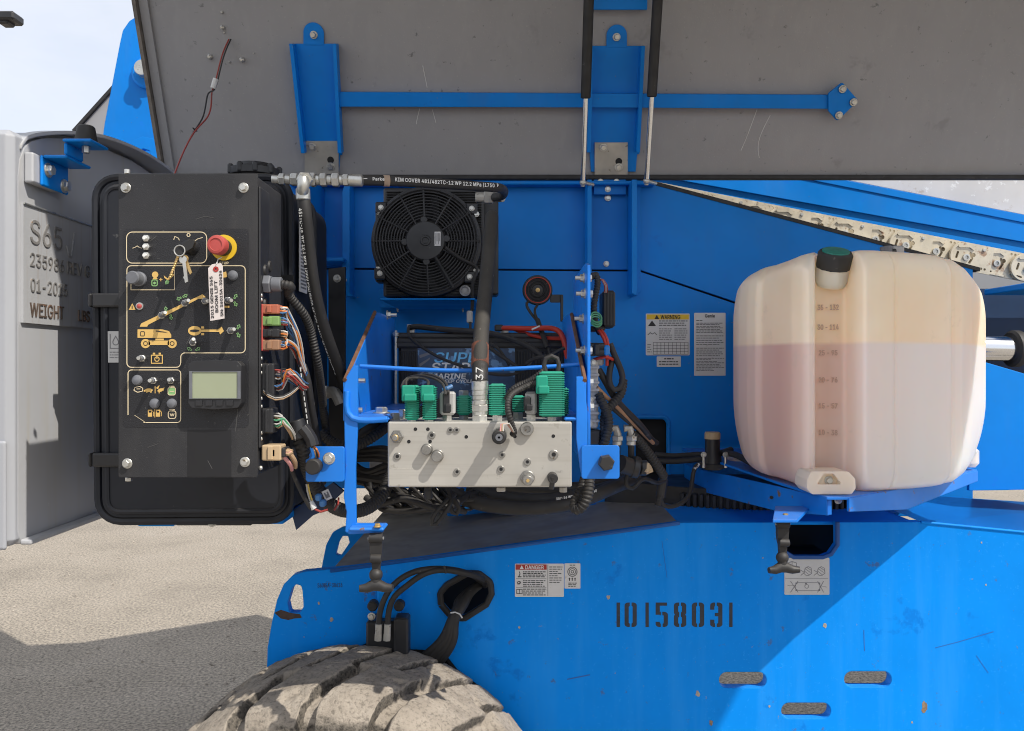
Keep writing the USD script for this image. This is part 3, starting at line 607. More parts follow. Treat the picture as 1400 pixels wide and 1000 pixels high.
for ya, yb_ in ((401, 420), (620, 639)):
    st = ht.part('strap', cbox(P(125, ya, 1.618), P(172, yb_, 1.618) + (0, .012, 0)), black_plastic)
    ht.part('strap', cbox(P(125, ya, 1.618) + (-.008, 0, 0), P(125, yb_, 1.618) + (-.001, .38, 0)), black_plastic)
cp = P(345, 238, 1.78)
fc = ht.part('filler_cap', lathe([(.052, -.02), (.052, .005), (.058, .007), (.058, .022), (.045, .026), (.042, .034), (.015, .038)], (cp[0], 1.80, 2.122), (0, 0, 1), 32), black_plastic)
for k in range(10): a = k * .628; fc.part('cap_rib', cbox(np.array([cp[0] + .055 * math.cos(a) - .006, 1.80 + .055 * math.sin(a) - .006, 2.129]), np.array([cp[0] + .055 * math.cos(a) + .006, 1.80 + .055 * math.sin(a) + .006, 2.152])), black_plastic)
lb = ht.part('side_label', xprism([(1.705, 1.86), (1.765, 1.86), (1.765, 2.015), (1.705, 2.015)], P(398.6, 0, 1.655)[0] + .004, .002), white_label)
lx = P(398.6, 0, 1.655)[0] + .0042
lb.part('blue_header', xprism([(1.71, 1.985), (1.76, 1.985), (1.76, 2.008), (1.71, 2.008)], lx, .0004), blue)
lb.part('print', [xprism([(1.712, z), (1.757, z), (1.757, z + .004), (1.712, z + .004)], lx, .0004) for z in np.arange(1.868, 1.98, .0078)], grey_ink)
fl = ht.part('fluid_label', plate(prect(147, 453, 166, 496, 1), 1.628, .0015), pale_label, label='small white label with an oil drop symbol')
drop = pcirc(158, 468, 4.4).union(pp([(154.5, 465), (158, 459), (161.5, 465)]))
fl.part('print', [plate(unary_union([drop.difference(drop.buffer(-1)), prect(150, 457, 166, 477).difference(prect(151, 456, 166, 476))]), 1.6275, .0004), lines_px(150, 480, 165, 491, 1.6275, 3, 1, 3)], grey_ink)
ht.part('support_foot', cbox(P(187, 708, 1.70), P(238, 720, 1.70) + (0, .3, 0)), blue); ht.part('support_foot', cbox(P(345, 706, 1.70), P(388, 717, 1.70) + (0, .3, 0)), blue)
ht.part('support_beam', cbox(P(239, 707, 1.705), P(344, 719, 1.705) + (0, .3, 0)), black_plastic)
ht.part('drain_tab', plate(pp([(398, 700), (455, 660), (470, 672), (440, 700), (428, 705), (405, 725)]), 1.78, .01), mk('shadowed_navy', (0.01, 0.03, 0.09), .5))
ht.part('drain_plug', bolt(290, 714, 1.66, 5), steel)
ht.part('mount_tab', [plate(prect(378, 376, 402, 396, 2), 1.60, .006)], black_plastic)

# ================================================================== ground control box
DB = 1.38
cb = Thing('control_box', 'black ground control box with yellow lift diagrams, toggles and a small display', 'control panel', P(257, 653, DB))
x0, z1 = P(162, 0, DB)[0], P(0, 238, DB)[2]; x1, z0 = P(352, 0, DB)[0], P(0, 653, DB)[2]
cb.part('front_panel', plate(rnd(prect(162, 238, 352, 653), 2), DB, .004), black_powder)
cb.part('housing', cbox((x0 + .003, DB + .0042, z0 + .003), (x1 - .002, DB + .15, z1 - .002)), black_powder)
cb.part('side_flange', cbox((x1 - .0018, DB + .006, z0 + .05), (x1 + .003, DB + .060, z1 - .02)), black_plastic)
for x, y in ((172, 257), (333, 257), (174, 634), (335, 632)):
    cb.part('hex_bolt', bolt(x, y, DB, 5.2, h=.006), steel)
cb.part('stud', cyl(P(174, 238, DB + .03), P(174, 232, DB + .03), .005, 12), steel); cb.part('stud', cyl(P(176, 653, DB + .03), P(176, 658, DB + .03), .006, 6), steel)
for q in ((.03, 1.79), (.055, 1.80), (.03, 1.73), (.035, 1.62)):
    cb.part('plug', lathe([(.011, 0), (.009, .003)], (x1 + .003, DB + q[0] + .004, q[1] + .08), (1, 0, 0), 20), rubber)
DF = DB - .0002
cb.part('decal_overlay', plate(rnd(prect(168, 313, 340, 585), 6), DB - .0003, .0003), mk('decal_black', (0.019, 0.019, 0.0215), .42, spec=.35, var=.2, vs=9, spots=((0.12, 0.115, 0.105), -.2, 190), bump=.4, bs=500, rvar=.1))
cb.part('label_residue', plate(prect(256, 588, 316, 652), DB - .0003, .0002), mk('residue_black', (0.016, 0.016, 0.018), .35, spec=.35))
for pts_ in ([(205, 330), (214, 323)], [(268, 300), (280, 296), (292, 298)], [(255, 470), (262, 458)], [(325, 560), (322, 590)], [(202, 612), (216, 607)], [(284, 630), (290, 641)], [(246, 438), (249, 436)]): cb.part('scratch', plate(pline(pts_, .55), DB - .0005, .0002), mk('scuffed_black_%d' % len(used_names), (.09, .088, .085), .7), smooth=False)
def pr(geom, mat, lift=.0007): return cb.part('printed_symbol', plate(geom, DB - lift, .0003), mat, smooth=False)
def ring(poly, w): return poly.buffer(w / 2).difference(poly.buffer(-w / 2))
lw = 1.15
cb.part('printed_outline', plate(ring(prect(173, 317.5, 282.5, 360, 8), lw), DB - .0007, .0003), panel_cream)
cb.part('printed_outline', plate(ring(rnd(pp([(173.4, 363.5), (335.3, 363.5), (335.3, 482.7), (247, 482.7), (247, 502.5), (173.4, 502.5)]), 6), lw), DB - .0007, .0003), panel_cream)
cb.part('printed_outline', plate(ring(prect(175, 506, 247, 578, 5), lw).difference(pp([(174, 568), (184, 565), (199, 581), (170, 582)])), DB - .0007, .0003), panel_cream)
cb.part('printed_outline', plate(unary_union([pline([(184, 568), (199, 578)], .5), pline([(179, 372), (179, 396.5), (238.6, 396.5), (238.6, 366)], .9)]), DB - .0007, .0003), panel_cream)
# toggles
def toggle(x, y, tip=(0, 0), name='toggle_switch', r=5.2):
    t = cb.part(name, lathe([(L(r, DB), 0), (L(r * .95, DB), .004), (L(r * .72, DB), .005)], P(x, y, DB), (0, -1, 0), 6), steel)
    a = P(x, y, DB) - (0, .004, 0); b = P(x + tip[0], y + tip[1], DB - .024) ; b = a + (b - a) / np.linalg.norm(b - a) * .026
    t.part('boot', cyl(a, a + (b - a) * .5, L(r * .70, DB), 16), grey_rubber)
    t.part('lever', cyl(a + (b - a) * .35, b, L(2.5, DB), 14), steel)
for x, y, tip in ((253.5, 415, (4, -4)), (221.8, 431.5, (4, -4)), (312, 411, (4, 0)), (281, 412, (3, 0)), (315.7, 452.5, (4, -2)), (264.4, 468.5, (0, -4)), (195, 490, (-5, 0)), (210.5, 520.7, (-5, 0)), (234.4, 520.7, (-3, -1))): toggle(x, y, tip)
for x, y in ((201, 326.5), (201, 338), (201, 350)):
    n = cb.part('breaker_nut', lathe([(L(5, DB), 0), (L(5, DB), .005), (L(3.4, DB), .006)], P(x, y, DB), (0, -1, 0), 6), steel)
    n.part('breaker_button', lathe([(L(2.4, DB), 0), (L(2.4, DB), .011)], P(x, y, DB), (0, -1, 0), 14), white_text)
for x, y, r in ((318.5, 377, 7), (187.9, 520, 7.2), (211.8, 552, 7), (235.2, 552, 6.8)):
    cb.part('hole_plug', lathe([(L(r, DB), 0), (L(r, DB), .002), (L(r * .8, DB), .005), (L(r * .4, DB), .0068)], P(x, y, DB), (0, -1, 0), 26), grey_rubber)
es = cb.part('emergency_stop_ring', lathe([(L(17.5, DB), 0), (L(17.5, DB), .0025), (L(9, DB), .0028)], P(306.5, 339, DB), (0, -1, 0), 40), yellow_label)
es.part('collar', lathe([(L(11.5, DB), 0), (L(11.5, DB), .022)], P(306.5, 339, DB), (0, -1, 0), 32), rubber)
cb.part('emergency_stop_button', lathe([(L(9, DB), .018), (L(12.8, DB), .022), (L(13.2, DB), .034), (L(11.5, DB), .039), (L(8.5, DB), .040), (L(8, DB), .0385), (L(3, DB), .0385)], P(306.5, 339, DB), (0, -1, 0), 40), red_plastic)
cb.part('printed_symbol', text_px('STOP', 306, 361.5, DB - .0006, 3.2, True, 13, center=True, depth=.0003), panel_cream)
hk = cb.part('horn_button', lathe([(L(10, DB), 0), (L(10, DB), .005), (L(8.6, DB), .007), (L(9, DB), .026), (L(7.6, DB), .029)], P(191, 382, DB), (0, -1, 0), 30), grey_rubber)
cb.part('fault_lamp', lathe([(L(5.2, DB), 0), (L(5.0, DB), .003), (L(4, DB), .0032)], P(191.6, 419, DB), (0, -1, 0), 20), steel).part('red_lens', lathe([(L(3.7, DB), 0), (L(3.5, DB), .004), (L(1.5, DB), .0055)], P(191.6, 419, DB), (0, -1, 0), 18), red_plastic)
ks = cb.part('key_switch', lathe([(L(10.5, DB), 0), (L(10.5, DB), .008), (L(8.6, DB), .012), (L(8, DB), .020)], P(262, 339, DB), (0, -1, 0), 28), black_plastic)
key0 = P(257, 337, DB - .03)
ks.part('key_head', plate(rnd(pp([(236, 350), (246, 337), (262, 326), (266, 331), (263, 339), (244, 350)]), 2.5), DB - .034, .008), rubber)
# printed machine diagrams
tri = pp([(176, 424), (180.7, 415), (185.4, 424)]); pr(tri, panel_yellow); pr(prect(180.1, 418, 181.3, 422.4), ink, .0011)
pr(pp([(191, 447), (193, 442.5), (277, 402.5), (281, 406.5), (279, 409), (271, 409), (203, 444), (201, 447)]), panel_yellow)
pr(rnd(pp([(188, 450.5), (221, 450.5), (231, 453), (234, 458), (234, 462.3), (188, 462.3)]), .8), panel_yellow)
pr(unary_union([ring(prect(192, 453.5, 197.5, 459.5, 1.4), .9)]), ink, .0011); pr(pp([(213, 452), (224, 453.6), (229, 455.2), (213, 453.6)]), ink, .0011)
pr(prect(212, 463.2, 224, 465.5), panel_yellow); pr(prect(203, 466, 231, 472), panel_yellow)
for x in (198.9, 235.3): pr(pcirc(x, 470, 6.3).difference(pcirc(x, 470, 3.3)).union(pcirc(x, 470, 2.1)), panel_yellow)
pr(unary_union([affinity.scale(Point(266, -452.5).buffer(9, 8), 1, .72), prect(264, 450, 270, 456)]), panel_yellow)
for g_ in (unary_union([prect(275, 450.8, 300, 454.2), pp([(298, 450.5), (303, 447), (306, 453), (301, 457.5)])]), prect(275, 446.5, 279, 449.5), prect(275, 455.5, 279, 458.5)): pr(g_, panel_yellow)
pr(unary_union([affinity.scale(Point(266, -452.5).buffer(5, 8), 1.3, .35)]), ink, .0011)
pr(prect(303, 418.4, 313.5, 421), panel_yellow); pr(pp([(304, 373), (309, 371.5), (310.5, 379), (304.5, 380)]), panel_yellow)
pr(unary_union([ring(prect(207, 486, 222, 497), 1.3), prect(209, 482.6, 212, 485), prect(217, 482.6, 220, 485), pcirc(214.5, 491.3, 3.6).difference(pcirc(214.5, 491.3, 2.5)), prect(214, 486.6, 215, 491)]), panel_yellow)
pr(unary_union([pcirc(212, 375.8, 4.3), pp([(208.5, 382), (215.5, 382), (213.4, 378.6), (210.6, 378.6)])]), panel_yellow); pr(unary_union([ring(prect(207.5, 383, 215, 391, 2), 1.2), pcirc(211.2, 387.2, 1.8)]), panel_green)
pr(unary_union([prect(217.6, 382, 222, 383), prect(219.3, 380.3, 220.3, 384.7)]), panel_yellow); pr(pp([(224, 377), (229, 381), (236, 374), (238, 376.5), (230, 384), (224.5, 380)]), panel_yellow); pr(pp([(226, 385), (229, 382.5), (231.5, 385), (230, 388.6), (225.5, 389)]), panel_green)
def arrow(x, y, a, s=1.0):
    q = Polygon([(-3.4, -1.2), (0.2, -1.2), (0.2, -2.7), (3.6, 0), (0.2, 2.7), (0.2, 1.2), (-3.4, 1.2)])
    q = affinity.translate(affinity.rotate(affinity.scale(q, s, s, origin=(0, 0)), a, origin=(0, 0)), x, -y); return ring(q.buffer(-.2), .75)
pr(unary_union([arrow(244.5, 408.5, 205), arrow(253, 404.8, 25), arrow(226.8, 423, 100), arrow(233.8, 434, -80), arrow(322, 405.5, 60), arrow(322, 416, -60), arrow(326, 447, 60), arrow(326, 458.5, -60), arrow(259, 477.5, 150), arrow(270.5, 477.5, 30)]), panel_green)
pr(pline([(181.5, 339.5), (184.5, 338.5), (187.5, 336.5), (190.5, 338.5), (193.5, 339.5)], .8), panel_cream)
pr(unary_union([pcirc(257.7, 321.6, 2.6).difference(pcirc(257.7, 321.6, 1.5)), pline([(237.5, 328), (239, 323.5), (244, 326), (245, 328.5)], .9), pline([(266, 330), (270, 327), (277, 325)], .9)]), panel_cream)
pr(unary_union([ring(rnd(pp([(183, 534), (184.5, 530), (191, 528.5), (195, 531), (195, 535), (188, 536.6)]), .8), 1.0), pline([(187, 532), (191.5, 532)], .8)]), panel_cream)
pr(unary_union([affinity.scale(Point(203.5, -533.8).buffer(5.2), 1, .48), pcirc(197.9, 534.7, 1.4), prect(200, 535, 201.5, 537.3), prect(205.5, 535, 207, 537.3)]), panel_yellow); pr(prect(211.6, 528.5, 212.5, 538), panel_yellow)
pr(unary_union([affinity.rotate(affinity.scale(Point(219.5, -533.6).buffer(4.4), 1, .5), 20), pcirc(215.4, 530.6, 1.5), pp([(215, 529.5), (218, 526.6), (217.2, 530)]), pp([(222, 533), (224.6, 529.6), (224, 535)]), prect(217, 535, 218.2, 538)]), panel_yellow)
pr(unary_union([prect(229.6, 530, 239.8, 540.4, 2.5)]), panel_green); pr(ring(prect(229.6, 530, 239.8, 540.4, 2.5), .9).union(pline([(231.5, 528.4), (238, 528.4)], 1.0)).union(pline([(232.5, 535.5), (237.5, 535.5)], 1)), panel_cream, .0011)
for x in (205.8, 216.8): pr(unary_union([prect(x - 3.6, 560.5, x + 2.0, 570), pline([(x + 2.2, 562), (x + 4, 564), (x + 4, 569)], .8)]).difference(prect(x - 2.4, 562, x + .8, 564.6)), panel_yellow)
pr(prect(211.2, 559.5, 212, 571), panel_yellow)
pr(ring(prect(230, 562, 240.4, 572.4, 3), 1).union(pline([(232, 560.3), (238.5, 560.3)], 1)).union(pline([(232.5, 566), (234, 569), (235.3, 566), (236.6, 569), (238, 566)], .8)), panel_cream)
# display
lcd = cb.part('display', [plate(rnd(pp([(257, 500), (262, 494), (293, 492.5), (325, 494), (330, 500), (330, 551), (325, 558), (293, 560), (262, 558), (257, 551)]), 3), DB - .022, .0225)], black_plastic)
lcd.part('screen_frame', plate(prect(258.5, 507.5, 328.5, 545.5).difference(prect(262.5, 508.5, 324.5, 545)), DB - .0245, .0025), grey_rubber)
lcd.part('screen', plate(prect(262.7, 508.7, 324.3, 544.8), DB - .0228, .0008), screen)
for x in (271.6, 285.2, 299.7, 313.7): lcd.part('button', plate(prect(x - 4.6, 547.6, x + 4.6, 555.4, 1), DB - .0237, .002), black_plastic)
# side wall fasteners
for y in (404, 410, 490, 500, 510, 545, 556, 592, 600, 640): cb.part('screw', trimesh.creation.icosphere(1, .0042).apply_translation(P(355.5, y, DB + .014) + (.001, 0, 0)), steel)
def conn(y0, y1, w, m, name='connector', d=.012):
    a = P(356.5, y0, DB + .025); b = P(356.5, y1, DB + .025)
    c = cb.part(name, [cbox((x1 + .003, DB + d, b[2]), (x1 + .003 + w, DB + d + .034, a[2]), .002), cbox((x1 + .003 + w * .35, DB + d - .004, b[2] + .002), (x1 + .003 + w * .6, DB + d + .036, a[2] - .002), .001)], m)
    return (np.array([x1 + .003 + w, DB + d + .015, (a[2] + b[2]) / 2]))
cb.part('red_seal', cbox((x1 + .003, DB + .010, P(0, 480, DB)[2]), (x1 + .0055, DB + .05, P(0, 415, DB)[2])), red_plastic)
cA = conn(417, 430, .030, redbrown_plastic); cB = conn(433, 446, .031, lime_plastic); cC = conn(450, 462, .031, black_plastic); cD = conn(465, 479, .031, brown_plastic)
cE = conn(497, 541, .022, black_plastic); cG = conn(558, 592, .020, black_plastic); cT = conn(608, 629, .034, tan_plastic); conn(612, 625, .040, black_plastic, d=.016)
gl = P(368, 389, DB + .03)
g1 = cb.part('cable_gland', [cyl((x1 + .002, gl[1], gl[2]), (x1 + .016, gl[1], gl[2]), .017, 6), cyl((x1 + .016, gl[1], gl[2]), (x1 + .034, gl[1], gl[2]), .013, 18)], grey_rubber)
cb.part('earth_stud', cyl((x1, DB + .02, P(0, 520, DB)[2]), (x1 + .022, DB + .02, P(0, 520, DB)[2]), .004, 10), brass)

# keys and paper tag hanging from the switch
k = Thing('key_bunch', 'two steel keys on a ring hanging from the key switch', 'keys', P(247, 345, DB - .03))
k.part('key_ring', torus(P(245.6, 343, DB - .036), L(7, DB), .0012, n=32), steel)
k.part('key', [plate(pcirc(250, 355, 5.2).difference(pcirc(249, 351, 1.6)).union(pp([(249, 358), (253.4, 357), (257, 385), (253, 387), (252, 382), (250.4, 380), (251.6, 377)])), DB - .034, .002)], steel)
k.part('key', [plate(affinity.rotate(pcirc(250, 355, 5).difference(pcirc(249, 351, 1.6)).union(pp([(249, 358), (253, 357), (255, 376), (252, 378), (250.5, 372)])), 14, origin=(246, -345)), DB - .030, .002)], brass)
k.part('chain', [trimesh.creation.icosphere(1, .0026).apply_translation(P(243 - i * 1.15, 352 + i * 3.0, DB - .031)) for i in range(10)], brass)
tg = Thing('paper_tag', 'white paper tag with handwriting hanging below the stop button', 'tag', P(295, 362, DB - .03))
tpoly = pp([(284.5, 367), (290, 361.4), (302, 360), (304.5, 364), (306.8, 435.7), (287.4, 439)])
DT = DB - .030
tg.part('card', plate(tpoly.difference(pcirc(295, 368, 1.4)), DT, .0008), tag_paper)
tg.part('eyelet', plate(pcirc(295, 368.3, 3.8).difference(pcirc(295, 368.3, 1.4)), DT - .0008, .0007), red_label)
tg.part('string', tube([P(296, 361, DT - .002), P(297, 356, DT + .004), P(303, 352, DT + .022)], .0008, n=6), white_text)
for t, x, y, h, wd in (('2015 GENIE S65', 292.5, 436, 3.6, 58), ('BOOM LIFT', 298.5, 428, 3.8, 44), ('SN: S6015A-30626', 305.3, 433, 3.5, 63)):
    tg.part('handwriting', text_px(t, x, y, DT - .0004, h, True, wd, rot=math.pi / 2 + .035, depth=.0003), ink)

# ================================================================== wiring on the left
rg = random.Random(5)
def bundle(name, label, start, spread, path, colors, r=.0022, cat_='wires', group=None, fan=.006):
    th = Thing(name, label, cat_, start, group)
    for i, c in enumerate(colors):
        off = np.array([rg.uniform(-fan, fan), rg.uniform(-fan, fan), rg.uniform(-fan, fan)])
        s_ = np.asarray(start) + (0, rg.uniform(-.3, .3) * spread, spread * (0.5 - (i + .5) / len(colors)))
        pts = [s_ - (.004, 0, 0), s_ + (.010, 0, -.001)] + [P(*q) + off * (0.6 + .5 * rg.random()) for q in path]
        th.part('wire', tube(pts, r, n=7, step=.008), WIRE[c])
    return th
bundle('wire_bundle', 'orange, white and blue wires fanning out of the red-brown connector', cA, .012, [(391, 428, 1.42), (400, 445, 1.43), (408, 470, 1.45), (412, 500, 1.47)], 'owbwkowb', r=.0016)
bundle('wire_bundle', 'blue and red wires curving out of the lime green connector', cB, .012, [(392, 444, 1.42), (403, 458, 1.44), (410, 482, 1.46), (414, 505, 1.48)], 'bwbrbwkr', r=.0016)
bundle('wire_bundle', 'white and tan wires leaving the black connector under the lime green one', cC, .010, [(386, 461, 1.42), (394, 472, 1.43), (404, 490, 1.45)], 'wtwokt', r=.0015)
bundle('wire_bundle', 'blue, white and red wires leaving the brown connector', cD, .012, [(390, 468, 1.41), (402, 473, 1.43), (409, 488, 1.45), (417, 510, 1.48)], 'brwbwkro', r=.0016)
bundle('wire_bundle', 'thick fan of red, white and blue wires leaving the large upper black connector', cE, .036, [(392, 510, 1.40), (405, 521, 1.42), (414, 528, 1.46)], 'rrpkwbbowwkkrpwbokrw', fan=.011, r=.0016)
bundle('wire_bundle', 'cream and green wires leaving the lower black connector', cG, .026, [(384, 572, 1.41), (393, 582, 1.42), (401, 598, 1.45)], 'wwtgkwgt', r=.0016)
bundle('wire_bundle', 'copper coloured wire pair leaving the tan connector', cT + (.006, .0, 0), .006, [(391, 616, 1.41), (398, 626, 1.42), (402, 640, 1.46)], 'tpt', .0035)
lp = Thing('wire_loop', 'loose loop of black and white wires hanging under the large upper black connector', 'wires', P(365, 525, 1.41))
for i, c in enumerate('kwkt'): lp.part('wire', tube([P(358, 526 + i, 1.40), P(364, 536 + i * 1.2, 1.39), P(378, 543 + i * 1.2, 1.39), P(395, 538 + i, 1.40), P(408, 527 + i, 1.42)], .002, n=6), WIRE[c])
lp.part('blue_terminal', tube([P(352, 522, 1.40), P(363, 531, 1.40)], .006, spline=False), WIRE['b'])

def cable(name, label, pts, r, mat=rubber, ribs=None, cat_='hose', group=None, n=14, text=None):
    t = Thing(name, label, cat_, P(*pts[0]), group); t.part('hose', ptube(pts, r, ribs=ribs, n=n), mat); return t
gd = Thing('gland_cable', 'corrugated black cable from the grey cable gland', 'cable', gl)
gd.part('sleeve', tube([np.array([x1 + .030, gl[1], gl[2]]), np.array([x1 + .05, gl[1], gl[2] - .004]), P(394, 400, 1.43), P(412, 425, 1.46), P(425, 455, 1.5), P(433, 490, 1.52), P(440, 540, 1.6), P(447, 600, 1.7)], .0085, n=12, ribs=(.006, .0012)), rubber)
hs = Thing('return_hose', 'thick black hose with white lettering running down from the steel tee', 'hose', P(415, 260, 1.56))
hp = [(414, 266, 1.56), (417, 290, 1.56), (421, 330, 1.575), (427, 380, 1.60), (436, 425, 1.63), (450, 470, 1.67), (467, 515, 1.72), (480, 560, 1.80)]
hs.part('hose', ptube(hp, 8.6, n=18), rubber)
cs_pts = np.array([P(*q) for q in hp])
def text_along(s, pts, h, bold=False, start=0.0, offset=0.0, lift=.001, stretch=1.0, up=-1):
    """letters laid one by one along a polyline of world points, facing the reader"""
    pts = np.array(pts); sarc = np.r_[0, np.cumsum(np.linalg.norm(np.diff(pts, axis=0), axis=1))]; pos = start; out = []
    for ch in s:
        if ch == ' ': pos += .38 * h * stretch; continue
        m = text_flat(ch, bold); wd = m.vertices[:, 0].max() * h * stretch
        if pos + wd > sarc[-1]: break
        c = np.array([np.interp(pos, sarc, pts[:, i]) for i in range(3)]); e = np.array([np.interp(pos + wd, sarc, pts[:, i]) for i in range(3)])
        ex = (e - c) / np.linalg.norm(e - c); n = np.array([0, -1.0, 0]); n -= ex * (n @ ex); n /= np.linalg.norm(n); ey = np.cross(n, ex)
        out.append(text_on(ch, c + n * lift + ey * offset, ex, ey, h, .0005, bold, wd)); pos += wd + .12 * h * stretch
    return cat(*out)
fine = CubicSpline(np.arange(len(cs_pts)), cs_pts); fp = fine(np.linspace(0, len(cs_pts) - 1, 120))
hs.part('lettering', text_along('451TC-16  WP 12.1 MPa  (3000 PSI) MSHA 2G-10C  451TC-16 HIGH PRESSURE', fp + (0, -.0118, 0), .0062, True, .03, -.009, 0.0006), white_text)
tee = Thing('steel_tee', 'chain of zinc plated pipe fittings with a tee at the top of the tank', 'pipe fitting', P(415, 247, 1.56))
for x0_, x1_, r, n in ((372, 382, 6.0, 18), (382, 390, 8.5, 6), (390, 398, 7, 18), (398, 408, 9, 6), (408, 424, 8, 20), (424, 432, 10, 6), (432, 438, 7.5, 18), (438, 447, 9.5, 6), (447, 454, 7, 18), (454, 464, 9.8, 6), (464, 469, 7, 18), (469, 477, 8.5, 6), (477, 496, 8.2, 20)):
    tee.part('fitting' if n > 6 else 'hex_nut', cyl(P(x0_, 245.5 + (x0_ - 372) * .012, 1.58), P(x1_, 245.5 + (x1_ - 372) * .012, 1.58), L(r, 1.58), n, .15), steel)
tee.part('elbow', tube([P(416, 246, 1.60), P(415, 246, 1.545), P(414.5, 251, 1.535), P(414, 262, 1.55)], L(8, 1.55), n=20), steel)
tee.part('hex_nut', cyl(P(416, 246, 1.545), P(418, 246, 1.565), L(11, 1.55), 6), steel)
tee.part('ferrule', cyl(P(414, 258, 1.556), P(414.6, 274, 1.557), L(9.6, 1.556), 24), steel)
# supply hose running across the top to the cooler
sh = Thing('supply_hose', 'long black hose with white lettering running across above the cooling fan', 'hose', P(495, 247, 1.60))
sp = [(494, 247, 1.60), (540, 248, 1.62), (600, 251.5, 1.65), (655, 255, 1.68), (676, 256.5, 1.70), (686.5, 259, 1.76), (689, 264, 1.86), (684, 269, 1.96), (676, 270, 2.0)]
sh.part('hose', tube([P(*q) for q in sp], .0103, n=18), rubber)
fl_ = CubicSpline(np.arange(5), np.array([P(*q) for q in sp[:5]])); fq = fl_(np.linspace(0, 4, 80))
ln_ = np.linalg.norm(np.diff(fq, axis=0), axis=1).sum()
sh.part('lettering', text_along('KIM COVER 481/482TC-12 WP 12.2 MPa (1750 PSI) MSHA IC-40', fq, .0074, True, .066, -.0026, .0106, .82), white_text)
sh.part('lettering', text_along('Parker', fq, .0064, True, .021, -.0026, .0106, .9), white_text)
sh.part('white_stripe', tube(fq[1:6] + (0, -.0103, .001), .0008, n=5), white_text)
sh.part('hose_clamp', tube([fq[14], fq[17]], .0116, n=20, spline=False), mk('canvas_tape', (.30, .22, .16), .8))
sh.part('end_fitting', [cyl(P(688, 270, 2.0), P(672, 270, 2.02), L(6.5, 2.0), 20), cyl(P(674, 270, 2.02), P(662, 270, 2.02), L(9.5, 2.0), 6), cyl(P(663, 270, 2.02), P(650, 270, 2.02), L(7, 2.0), 18)], zinc_plate)

# ================================================================== cooler with its fan
DFN = 2.22
fan = Thing('oil_cooler_fan', 'round black cooling fan with ring guard on a square oil cooler', 'cooling fan', P(583, 408, DFN))
core = fan.part('cooler_core', pbox(524, 257, 662, 406, DFN + .02, .09, .004), black_plastic)
core.part('fins', [pbox(528, y, 658, y + 1.2, DFN + .013, .008, .0005) for y in np.arange(262, 402, 3.4)], dark, kind='stuff')
core.part('end_tank', pbox(656, 262, 681, 404, DFN + .05, .07, .006), black_plastic)
core.part('end_tank', pbox(513, 278, 524, 386, DFN + .02, .05, .004), black_plastic)
fc_ = P(583, 331, DFN); RF = L(75, DFN)
sh_ = fan.part('shroud', lathe([(RF * .90, .010), (RF, .006), (RF * 1.015, -.02), (RF * .985, -.03), (RF * .93, -.03), (RF * .93, .010)], fc_, (0, -1, 0), 72, cap=False), black_plastic)
for a in (0.62, 2.5, 3.75, 5.6):
    q = fc_ + np.array([math.cos(a) * RF * 1.02, .004, math.sin(a) * RF * 1.02]); t = sh_.part('mounting_ear', [cbox(q - .016, q + (.016, .01, .016), .003)], black_plastic); t.part('bolt', bolt_at(q + (0, -.016, 0), .006), steel)
for x, y in ((518, 290), (651, 293), (518, 368), (651, 370)): fan.part('bolt', bolt(x, y, DFN - .004, 3.2), steel)
for i, rr in enumerate(np.linspace(.42, .94, 11)): fan.part('guard_ring', torus(fc_ - (0, .016, 0), RF * rr, .0021, n=72, m=6), black_plastic)
for i in range(12):
    a = i * math.pi / 6 + (.05 if i % 2 else .0)
    d_ = np.array([math.cos(a), 0, math.sin(a)])
    fan.part('guard_spoke', tube([fc_ + d_ * RF * .34 - (0, .019, 0), fc_ + d_ * RF * .98 - (0, .013, 0)], .0030 if i != 10 else .006, n=6, spline=False), black_plastic)
for i in range(9):
    a = i * 2 * math.pi / 9; pts = []
    u0 = np.array([math.cos(a), 0, math.sin(a)]); v0 = np.array([-math.sin(a), 0, math.cos(a)])
    inner, outer = [], []
    for s in np.linspace(.33, .90, 7):
        sw = .22 * (s - .33); c = fc_ + RF * s * (u0 * math.cos(sw) + v0 * math.sin(sw)); wd = RF * .16
        inner.append(c - v0 * wd + (0, .004, 0)); outer.append(c + v0 * wd + (0, .028, 0))
    fan.part('fan_blade', ribbon(inner, outer, .002), black_plastic)
hub = fan.part('motor_hub', lathe([(RF * .38, -.02), (RF * .375, .016), (RF * .34, .024), (RF * .10, .025), (RF * .09, .027), (RF * .06, .027), (RF * .055, .025)], fc_, (0, -1, 0), 48), black_plastic)
for a in (0.1, 1.65, 3.2, 4.75):
    q = fc_ + np.array([math.cos(a) * RF * .38, -.017, math.sin(a) * RF * .38]); hub.part('hub_ear', cyl(q, q - (0, .006, 0), .010, 14), black_plastic)
lb = hub.part('sticker', plate(rnd(prect(594, 317, 602.5, 336.5), .5), DFN - .0258, .0006), white_label); lb.part('print', [plate(unary_union([prect(595.5 + i * 1.7, 319, 596.2 + i * 1.7, 334 - (i % 2) * 4) for i in range(4)]), DFN - .0265, .0003)], grey_ink)
hub.part('motor_lead', tube([fc_ + (RF * .36, -.02, -RF * .12), fc_ + (RF * .7, -.024, -RF * .36), fc_ + (RF * .93, -.02, -RF * .50), P(647, 385, DFN - .02), P(646, 410, DFN - .01), P(645, 425, DFN)], .005, n=10), rubber)
pl_ = fan.part('drain_plug', [lathe([(L(7.5, DFN), 0), (L(7.5, DFN), .012), (L(5.5, DFN), .014), (L(5, DFN), .008), (L(2.5, DFN), .010)], P(636, 398, DFN + .018), (0, -1, 0), 28)], cast_grey)
